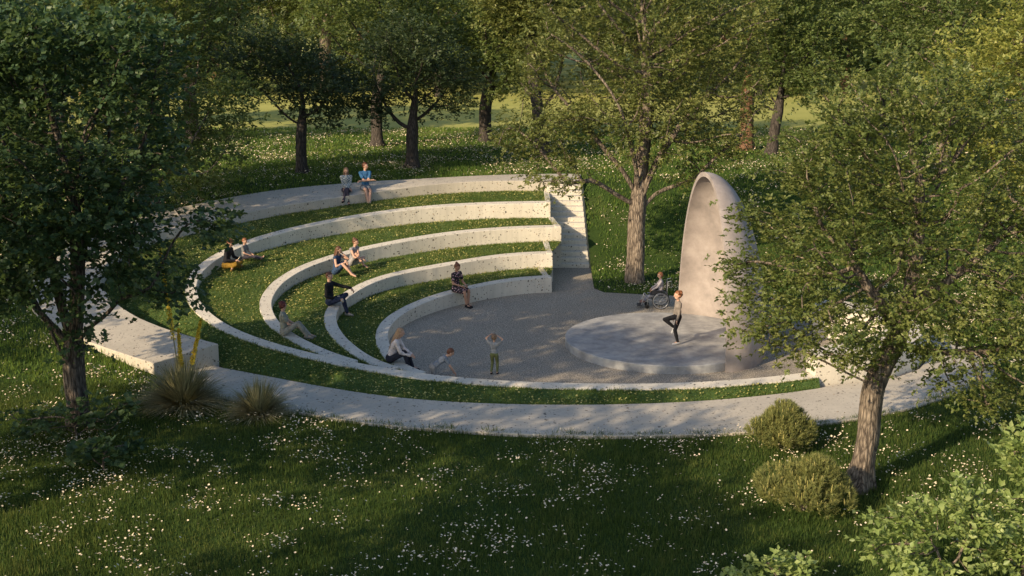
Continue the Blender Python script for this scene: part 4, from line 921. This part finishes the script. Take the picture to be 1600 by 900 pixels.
    def eyes(b):
        for sg in (1, -1): ell_mesh(b, headc + hx * sg * .03 * q + hd * .089 * q + hup * .014 * q, (.0115 * q, .007 * q, .007 * q), hr, 2)
    def lips(b): ell_mesh(b, headc + hd * .082 * q - hup * .052 * q, (.023 * q, .009 * q, .007 * q), hr, 2)
    remeshed('body', bm, .0125 * max(s, .75), 4, root, [sk, EYE, LIP], [(fin, 0), (eyes, 1), (lips, 2)])
    # clothing
    vx = .0135 * max(s, .75)
    if 'top' in D:
        bm = bmesh.new(); torso(bm, .014, D.get('tuck', True))
        for n in 'RL':
            if D.get('sleeve', 'long') == 'long': arm(bm, n, .012)
            elif D['sleeve'] == 'short': arm(bm, n, .014, 'short')
        cap_mesh(bm, neck - up2 * .05 * s, neck + up2 * .005 * s, .062 * s, .058 * s)
        remeshed(D.get('topname', 'shirt'), bm, vx, 3, root, [D['top']])
    if 'dress' in D:
        bm = bmesh.new(); torso(bm, .014)
        if D.get('sleeve') == 'short':
            for n in 'RL': arm(bm, n, .014, 'short')
        for n in 'RL':
            hp, k, an, toe = legs[n]; e_ = hp.lerp(k, .8); cap_mesh(bm, hp, e_, .10 * s, .09 * s)
        a, b_ = legs['R'][0].lerp(legs['R'][1], .8), legs['L'][0].lerp(legs['L'][1], .8); cap_mesh(bm, a, b_, .085 * s, .085 * s); cap_mesh(bm, pel, (a + b_) / 2, .11 * s, .09 * s)
        remeshed('dress', bm, vx, 3, root, [D['dress']])
    if 'legs' in D:
        bm = bmesh.new(); hips(bm, .016)
        for n in 'RL': leg(bm, n, .013, 'short' if D.get('short') else 'all')
        remeshed('shorts' if D.get('short') else 'trousers', bm, vx, 3, root, [D['legs']])
    if 'shoes' in D:
        for n in 'RL':
            hp, k, an, toe = legs[n]; bm = bmesh.new()
            cap_mesh(bm, an + Vector((0, 0, -.035)) * s - toe * .035 * s, an + (toe * .15 + Vector((0, 0, -.052))) * s, .044 * s, .036 * s); cap_mesh(bm, an, an + Vector((0, 0, -.03)) * s, .044 * s, .045 * s)
            remeshed('shoe', bm, vx * .8, 3, root, [D['shoes']])
    # hair
    bm = bmesh.new(); st_ = D.get('hair', 'short')
    ell_mesh(bm, headc + hup * .036 * q - hd * .014 * q, (.086 * q, .098 * q, .093 * q), hr)
    ell_mesh(bm, headc - hd * .04 * q + hup * .005 * q, (.078 * q, .07 * q, .08 * q), hr)
    if st_ == 'bun': ell_mesh(bm, headc + hup * .11 * q - hd * .075 * q, (.042 * q, .04 * q, .042 * q), hr)
    if st_ == 'long':
        b2 = neck - fwd * .07 * s; cap_mesh(bm, headc - hd * .055 * q, b2 - up2 * .02 * s, .072 * q, .068 * q); cap_mesh(bm, b2, pel.lerp(neck, .42) - fwd * .085 * s, .07 * s, .04 * s)
        for sg in (1, -1): cap_mesh(bm, headc + hx * sg * .062 * q - hd * .02 * q, neck + side * sg * .085 * s - fwd * .02 * s, .03 * q, .034 * s)
    if st_ in ('curly', 'bob'):
        g = np.random.default_rng(int(H * 100))
        for _ in range(26):
            v = Vector(g.normal(size=3)).normalized()
            if v.dot(hd) > .45 and v.dot(hup) < .6: continue
            if v.dot(hup) < -.45: continue
            ell_mesh(bm, headc + (hup * .03 - hd * .02) * q + v * .088 * q, (.032 * q,) * 3, None, 2)
    for sg in ():
        pass
    h_ = remeshed('hair', bm, .0105, 2, root, [D['haircol']])
    # keep the face clear of hair
    b = bmesh.new(); b.from_mesh(h_.data); kill = []
    for v in b.verts:
        r_ = (v.co - headc) / q
        if r_.dot(hd) > .028 and r_.dot(hup) < .062 and abs(r_.dot(hx)) < .088: kill.append(v)
    bmesh.ops.delete(b, geom=kill, context='VERTS'); b.to_mesh(h_.data); b.free()
    def world(p): return Matrix.Translation(loc) @ Matrix.Rotation(R(face - 90), 4, 'Z') @ (Vector(p) * s)
    return root, world, arms, legs
HAIR = {k: plain(k + '_hair', c, .5, .4, 0, .3, 40) for k, c in {'brown': (.10, .045, .022), 'dark': (.035, .018, .012), 'auburn': (.12, .045, .022), 'ginger': (.22, .085, .035), 'blonde': (.36, .22, .125), 'sandy': (.22, .135, .08)}.items()}
blk = cloth((.014, .014, .017)); navy = cloth((.018, .026, .055)); grey = cloth((.34, .32, .30)); shoe_dk = cloth((.02, .018, .02)); shoe_lt = cloth((.34, .30, .24)); 
SEAT = 'people sitting in the amphitheatre'
# 1 the couple on the walkway
figure('young woman in a checked shirt sitting left of the man on the top walkway', (-6.02, 44.38, 2.172), -72, 1.74,
       dict(pelvis=(0, .02, .10), spine=(0, .02, 1), bend=(0, .03, 0), footR=(.02, .50, -.30), footL=(.22, .58, -.20), kneeL=(.1, .5, .9), kneeR=(0, .5, .9), handR=(-.06, .20, .16), handL=(.04, .22, .18), look=(.1, 1, -.25), toeL=(.4, 1, .1)),
       dict(w=.92, top=pattern('checked_shirt'), legs=cloth((.06, .05, .07)), shoes=shoe_dk, hair='long', haircol=HAIR['sandy']), SEAT)
figure('man in a blue t-shirt and grey shorts with folded arms on the top walkway', (-5.37, 44.72, 2.21), -66, 1.9,
       dict(pelvis=(0, .02, .10), spine=(0, -.02, 1), footR=(.10, .58, -.33), footL=(.06, .66, -.33), handR=(-.16, .19, .33), handL=(.17, .20, .32), elbowR=(.7, .1, -.5), elbowL=(-.7, .1, -.5), palmR=(-1, .2, .1), palmL=(1, .2, .1), look=(-.75, .9, -.05), toeR=(.2, 1, -.3), toeL=(-.3, 1, -.3)),
       dict(w=.88, top=cloth((.05, .15, .30)), sleeve='short', legs=cloth((.16, .18, .21)), short=True, shoes=cloth((.42, .36, .26)), haircol=HAIR['auburn']), SEAT)
# 2 reader and boy on the grass step
_, wr, _, _ = figure('person in a black top and mustard trousers reading cross-legged', (-8.72, 36.75, 1.0), -12, 1.72,
       dict(pelvis=(0, 0, .11), spine=(0, .10, 1), bend=(0, .07, 0), footR=(-.20, .34, .07), footL=(.22, .30, .07), kneeR=(1, .6, .3), kneeL=(-1, .6, .3), handR=(.16, .36, .28), handL=(-.16, .36, .28), look=(0, 1, -.7), toeR=(-1, .2, 0), toeL=(1, .2, 0), palmR=(-.3, 1, .2), palmL=(.3, 1, .2)),
       dict(top=blk, legs=cloth((.22, .13, .02)), shoes=cloth((.20, .12, .03)), haircol=HAIR['auburn'], hair='curly', skin=SKIN), SEAT)
figure('small boy in a grey t-shirt sitting with straight legs beside the reader', (-8.38, 37.75, 1.075), -14, 1.22,
       dict(pelvis=(0, 0, .11), spine=(0, -.03, 1), bend=(0, .05, 0), footR=(.10, .84, .09), footL=(-.06, .86, .09), handR=(.12, .34, .22), handL=(-.08, .36, .22), look=(.25, 1, -.4), toeR=(.2, .4, 1), toeL=(-.2, .4, 1)),
       dict(head=1.2, top=cloth((.20, .195, .19)), sleeve='short', legs=cloth((.05, .045, .06)), haircol=HAIR['ginger']), SEAT)
def book(loc, face, label, open_=True, sc=1.0):
    root = empty('book', loc, R(face - 90), label, 'book'); V = []
    for nm, off, th, mt in (('cover', 0, .006, cloth((.10, .12, .16))), ('pages', .007, .012, M['petal'])):
        bm = bmesh.new()
        for sg in (1, -1):
            bmesh.ops.create_cube(bm, size=1, matrix=Matrix.Translation((sg * .078 * sc, 0, off + .022)) @ Matrix.Rotation(R(-sg * 14), 4, 'Y') @ Matrix.Diagonal(((.15 - .01 * (nm == 'pages')) * sc, (.22 - .01 * (nm == 'pages')) * sc, th, 1)))
        me = bpy.data.meshes.new(nm); bm.to_mesh(me); bm.free(); link(nm, me, mt, root)
    root.rotation_euler = (R(52), 0, R(face - 90)); return root
p = wr((0, .50, .30)); book(p, -12, 'open white book held up by the reader in mustard trousers')
# 3 two women on the grass step
figure('long-haired woman in a strapless navy dress sitting with knees up on the grass', (-5.40, 36.93, .775), -22, 1.66,
       dict(pelvis=(0, 0, .11), spine=(0, .06, 1), bend=(0, .05, 0), footR=(.10, .62, .07), footL=(-.04, .52, .07), handR=(.10, .34, .40), handL=(-.10, .20, .66), elbowL=(-.5, .3, -.8), look=(-.3, 1, -.05)),
       dict(w=.9, dress=cloth((.03, .055, .11)), hair='long', haircol=HAIR['brown']), SEAT)
figure('woman in a grey vest holding one bare foot, sitting behind the woman in navy', (-5.02, 37.85, .845), -30, 1.68,
       dict(pelvis=(0, 0, .11), spine=(0, .12, 1), bend=(0, .05, 0), footR=(.02, .48, .08), footL=(.28, .52, .26), kneeL=(-.9, .6, .5), kneeR=(.1, .6, .9), handR=(.16, .50, .30), handL=(.22, .46, .36), look=(-.1, 1, -.15), toeL=(.5, .8, .5)),
       dict(w=.92, top=cloth((.26, .25, .26)), sleeve='none', legs=cloth((.30, .28, .28)), short=True, hair='bun', haircol=HAIR['brown']), SEAT)
# 4 man in black with a cup
_, wm, am, _ = figure('man in a black jacket and navy jeans with one ankle on his knee', (-5.16, 33.80, .592), -12, 1.80,
       dict(pelvis=(0, .02, .10), spine=(0, -.02, 1), footR=(.08, .52, -.18), footL=(.16, .42, .22), kneeL=(-1, .5, .25), handR=(.10, .20, .20), handL=(-.26, .52, .42), look=(.35, 1, -.1), toeL=(1, .5, .1), palmL=(0, .6, -1), palmR=(-.2, 1, 0)),
       dict(top=blk, topname='jacket', legs=navy, shoes=shoe_lt, haircol=HAIR['auburn']), SEAT)
def cup(loc, label):
    prof = [(0, 0), (.027, 0), (.036, .095), (.038, .098), (.034, .097), (.026, .004)]; V = []; F = []
    for r_, z in prof:
        for k in range(20): V.append((math.cos(k * math.pi / 10) * r_, math.sin(k * math.pi / 10) * r_, z))
    for i in range(len(prof) - 1):
        for k in range(20): a, b = i * 20 + k, i * 20 + (k + 1) % 20; F.append((a, b, b + 20, a + 20))
    o = link('cup', mesh('cup', V, F), M['petal'], smooth=True); o.location = loc; return tag(o, label, 'cup')
h = am['R'][2]; cup(Matrix.Translation((-5.16, 33.80, .592)) @ Matrix.Rotation(R(-102), 4, 'Z') @ (h + Vector((-.03, .10, -.03))), 'white cup in the right hand of the man in black')
# 5 woman seen from behind
figure('woman with curly dark red hair in a grey-green shirt, seen from behind', (-5.95, 30.98, .50), 12, 1.66,
       dict(pelvis=(0, .02, .10), spine=(0, -.04, 1), footR=(.12, .60, -.05), footL=(.0, .68, -.05), handR=(.06, .34, .20), handL=(-.04, .36, .22), look=(-.5, 1, -.1), kneeR=(.1, .3, 1), kneeL=(-.1, .3, 1)),
       dict(w=.95, top=cloth((.25, .255, .21)), sleeve='short', legs=cloth((.27, .26, .22)), shoes=cloth((.25, .22, .18)), hair='curly', haircol=plain('dark_red_hair', (.10, .018, .012), .5, .4, 0, .3, 40)), SEAT)
# 6 woman in a floral dress
_, wf, _, _ = figure('woman with pinned-up hair in a black floral dress on the lowest seating wall', (-1.70, 36.10, .44), -38, 1.66,
       dict(pelvis=(0, .02, .10), spine=(0, .0, 1), bend=(0, .03, 0), footR=(.06, .50, -.36), footL=(-.05, .47, -.36), handR=(.10, .30, .22), handL=(-.08, .33, .24), look=(-.1, 1, -.45)),
       dict(w=.92, dress=pattern('floral_cloth'), sleeve='short', shoes=shoe_dk, hair='bun', haircol=HAIR['auburn'], skin=SKIN2), SEAT)
bm = bmesh.new(); bmesh.ops.create_cube(bm, size=1, matrix=Matrix.Diagonal((.21, .15, .008, 1))); bmesh.ops.bevel(bm, geom=bm.edges[:], offset=.002, segments=1)
me = bpy.data.meshes.new('magazine'); bm.to_mesh(me); bm.free(); o = link('magazine', me, cloth((.50, .44, .42))); o.location = wf((0, .44, .26)); o.rotation_euler = (R(18), 0, R(-128)); tag(o, 'pale magazine on the knees of the woman in the floral dress', 'magazine')
# 7 blonde woman at the tip of the lowest wall
figure('blonde woman in a white top sitting where the seating walls meet', (-3.02, 29.40, .225), -4, 1.70,
       dict(pelvis=(0, .0, .10), spine=(0, .20, 1), bend=(0, .10, 0), footR=(.10, .48, -.13), footL=(-.02, .55, -.13), handR=(.10, .50, .20), handL=(.02, .52, .22), look=(-.1, 1, -.15), kneeR=(.1, .5, 1), kneeL=(-.1, .5, 1)),
       dict(w=.95, top=cloth((.60, .52, .49)), legs=cloth((.022, .024, .035)), shoes=shoe_dk, hair='long', haircol=HAIR['blonde']), SEAT)
# 8 children on the gravel
figure('boy in a grey-blue t-shirt kneeling with his hands on the gravel', (-1.85, 28.82, 0), 14, 1.28,
       dict(pelvis=(0, -.10, .36), spine=(0, .8, .62), bend=(0, .03, .0), footR=(.12, -.48, .06), footL=(-.16, -.42, .10), kneeR=(.1, 1, -.6), kneeL=(-.1, 1, -.6), handR=(.16, .62, .10), handL=(-.10, .60, .09), elbowR=(.5, -.3, .2), elbowL=(-.5, -.3, .2), look=(0, 1, -.7), hup=(0, .6, .8), toeR=(0, -1, -.3), toeL=(0, -1, -.3)),
       dict(head=1.22, top=cloth((.22, .24, .27)), sleeve='short', legs=cloth((.25, .24, .23)), haircol=HAIR['auburn'], shoes=cloth((.30, .2, .12))), 'children playing on the gravel floor')
figure('toddler in a pale top and khaki trousers standing with hands on its head', (-.44, 29.05, .002), 78, .98,
       dict(pelvis=(0, 0, .90), spine=(0, 0, 1), footR=(.13, .03, .09), footL=(-.12, -.02, .09), kneeR=(0, 1, 0), kneeL=(0, 1, 0), handR=(.15, .05, 1.70), handL=(-.17, .04, 1.74), elbowR=(1, .1, .2), elbowL=(-1, .1, .2), palmR=(-.8, 0, .5), palmL=(.8, 0, .5), look=(.1, 1, .05)),
       dict(head=1.45, w=1.1, top=cloth((.28, .28, .28)), sleeve='short', legs=cloth((.13, .14, .055)), shoes=shoe_dk, haircol=HAIR['sandy']), 'children playing on the gravel floor')
figure('girl in black leggings standing on one leg on the round stage', (4.31, 30.98, .230), 190, 1.36,
       dict(pelvis=(0, 0, .93), spine=(0, 0, 1), footR=(.06, .10, .56), footL=(-.05, .0, .09), kneeR=(.05, 1, .25), kneeL=(0, 1, 0), handR=(.20, .10, .78), handL=(-.20, .10, .78), look=(0, 1, -.05), toeR=(0, .5, -1)),
       dict(head=1.28, top=cloth((.21, .18, .155)), legs=blk, shoes=cloth((.42, .42, .43)), haircol=HAIR['ginger'], hair='bob'))
# ------------------------------------------------------------------ wheelchair and child
wc = empty('wheelchair', (4.38, 35.80, .004), R(176 - 90), 'small black and silver wheelchair behind the round stage', 'wheelchair')
chrome = plain('brushed_steel', (.45, .45, .46), .35, .5, .8, .05); rub = plain('black_rubber', (.02, .02, .02), .8, .2); pad = plain('black_vinyl', (.025, .026, .032), .5, .4)
def tube_obj(name, paths, r_, mat, parent):
    bm = bmesh.new()
    for pth in paths:
        for a, b in zip(pth[:-1], pth[1:]): cap_mesh(bm, a, b, r_, r_, 8)
    me = bpy.data.meshes.new(name); bm.to_mesh(me); bm.free(); return link(name, me, mat, parent, True)
def torus(bm, c, R0, r_, n=36, k=8, ax=(1, 0, 0)):
    ax = Vector(ax); u = ax.orthogonal().normalized(); v = ax.cross(u); vs = []
    for i in range(n):
        a = 2 * math.pi * i / n; d = u * math.cos(a) + v * math.sin(a)
        vs.append([bm.verts.new(Vector(c) + d * (R0 + r_ * math.cos(2 * math.pi * j / k)) + ax * r_ * math.sin(2 * math.pi * j / k)) for j in range(k)])
    for i in range(n):
        for j in range(k): bm.faces.new((vs[i][j], vs[(i + 1) % n][j], vs[(i + 1) % n][(j + 1) % k], vs[i][(j + 1) % k]))
for sg in (1, -1):
    wx = sg * .24; bm = bmesh.new(); torus(bm, (wx, -.06, .26), .235, .010, 40, 6); torus(bm, (wx + sg * .03, -.06, .26), .215, .007, 40, 6)
    for a in range(12): cap_mesh(bm, (wx, -.06, .26), (wx, -.06 + math.cos(a * .5236) * .235, .26 + math.sin(a * .5236) * .235), .004, .003, 5)
    cap_mesh(bm, (wx - .02, -.06, .26), (wx + .02, -.06, .26), .028, .028, 10)
    me = bpy.data.meshes.new('wheel'); bm.to_mesh(me); bm.free(); wh = link('wheel', me, chrome, wc, True)
    bm = bmesh.new(); torus(bm, (wx, -.06, .26), .248, .012, 44, 8); me = bpy.data.meshes.new('tyre'); bm.to_mesh(me); bm.free(); link('tyre', me, rub, wh, True)
    bm = bmesh.new(); torus(bm, (sg * .18, .34, .065), .048, .017, 24, 8); cap_mesh(bm, (sg * .18 - .01, .34, .065), (sg * .18 + .01, .34, .065), .03, .03, 10)
    me = bpy.data.meshes.new('caster'); bm.to_mesh(me); bm.free(); link('caster', me, rub, wc, True)
    tube_obj('frame', [[(sg * .2, -.22, .26), (sg * .2, .30, .28), (sg * .2, .42, .40), (sg * .16, .52, .10)], [(sg * .2, -.22, .26), (sg * .2, -.26, .84), (sg * .2, -.36, .86)], [(sg * .2, -.22, .40), (sg * .2, .32, .40)], [(sg * .18, .34, .09), (sg * .2, .33, .28)]], .011, chrome, wc)
    bm = bmesh.new(); bmesh.ops.create_cube(bm, size=1, matrix=Matrix.Translation((sg * .215, .05, .56)) @ Matrix.Diagonal((.045, .30, .028, 1))); bmesh.ops.bevel(bm, geom=bm.edges[:], offset=.01, segments=2)
    me = bpy.data.meshes.new('armrest'); bm.to_mesh(me); bm.free(); link('armrest', me, pad, wc)
    bm = bmesh.new(); bmesh.ops.create_cube(bm, size=1, matrix=Matrix.Translation((sg * .10, .56, .085)) @ Matrix.Diagonal((.13, .15, .014, 1)))
    me = bpy.data.meshes.new('footrest'); bm.to_mesh(me); bm.free(); link('footrest', me, pad, wc)
for nm, c, d in (('seat', (0, .05, .41), (.38, .42, .045)), ('backrest', (0, -.235, .63), (.38, .03, .36)), ('side_guard', (.213, .05, .48), (.012, .32, .13)), ('side_guard', (-.213, .05, .48), (.012, .32, .13))):
    bm = bmesh.new(); bmesh.ops.create_cube(bm, size=1, matrix=Matrix.Translation(c) @ Matrix.Diagonal((*d, 1))); bmesh.ops.bevel(bm, geom=bm.edges[:], offset=min(d) * .3, segments=2)
    me = bpy.data.meshes.new(nm); bm.to_mesh(me); bm.free(); link(nm, me, pad, wc)
figure('small ginger-haired child in a pale top sitting in the wheelchair', (4.38, 35.80, .44), 176, 1.16,
       dict(pelvis=(0, -.10, .11), spine=(0, -.02, 1), bend=(0, .03, 0), footR=(.12, .74, -.36), footL=(-.12, .74, -.36), handR=(.20, .28, .20), handL=(-.20, .28, .20), look=(-.1, 1, -.2)),
       dict(head=1.22, top=cloth((.46, .41, .41)), legs=cloth((.24, .24, .27)), shoes=cloth((.25, .15, .13)), haircol=HAIR['ginger']))
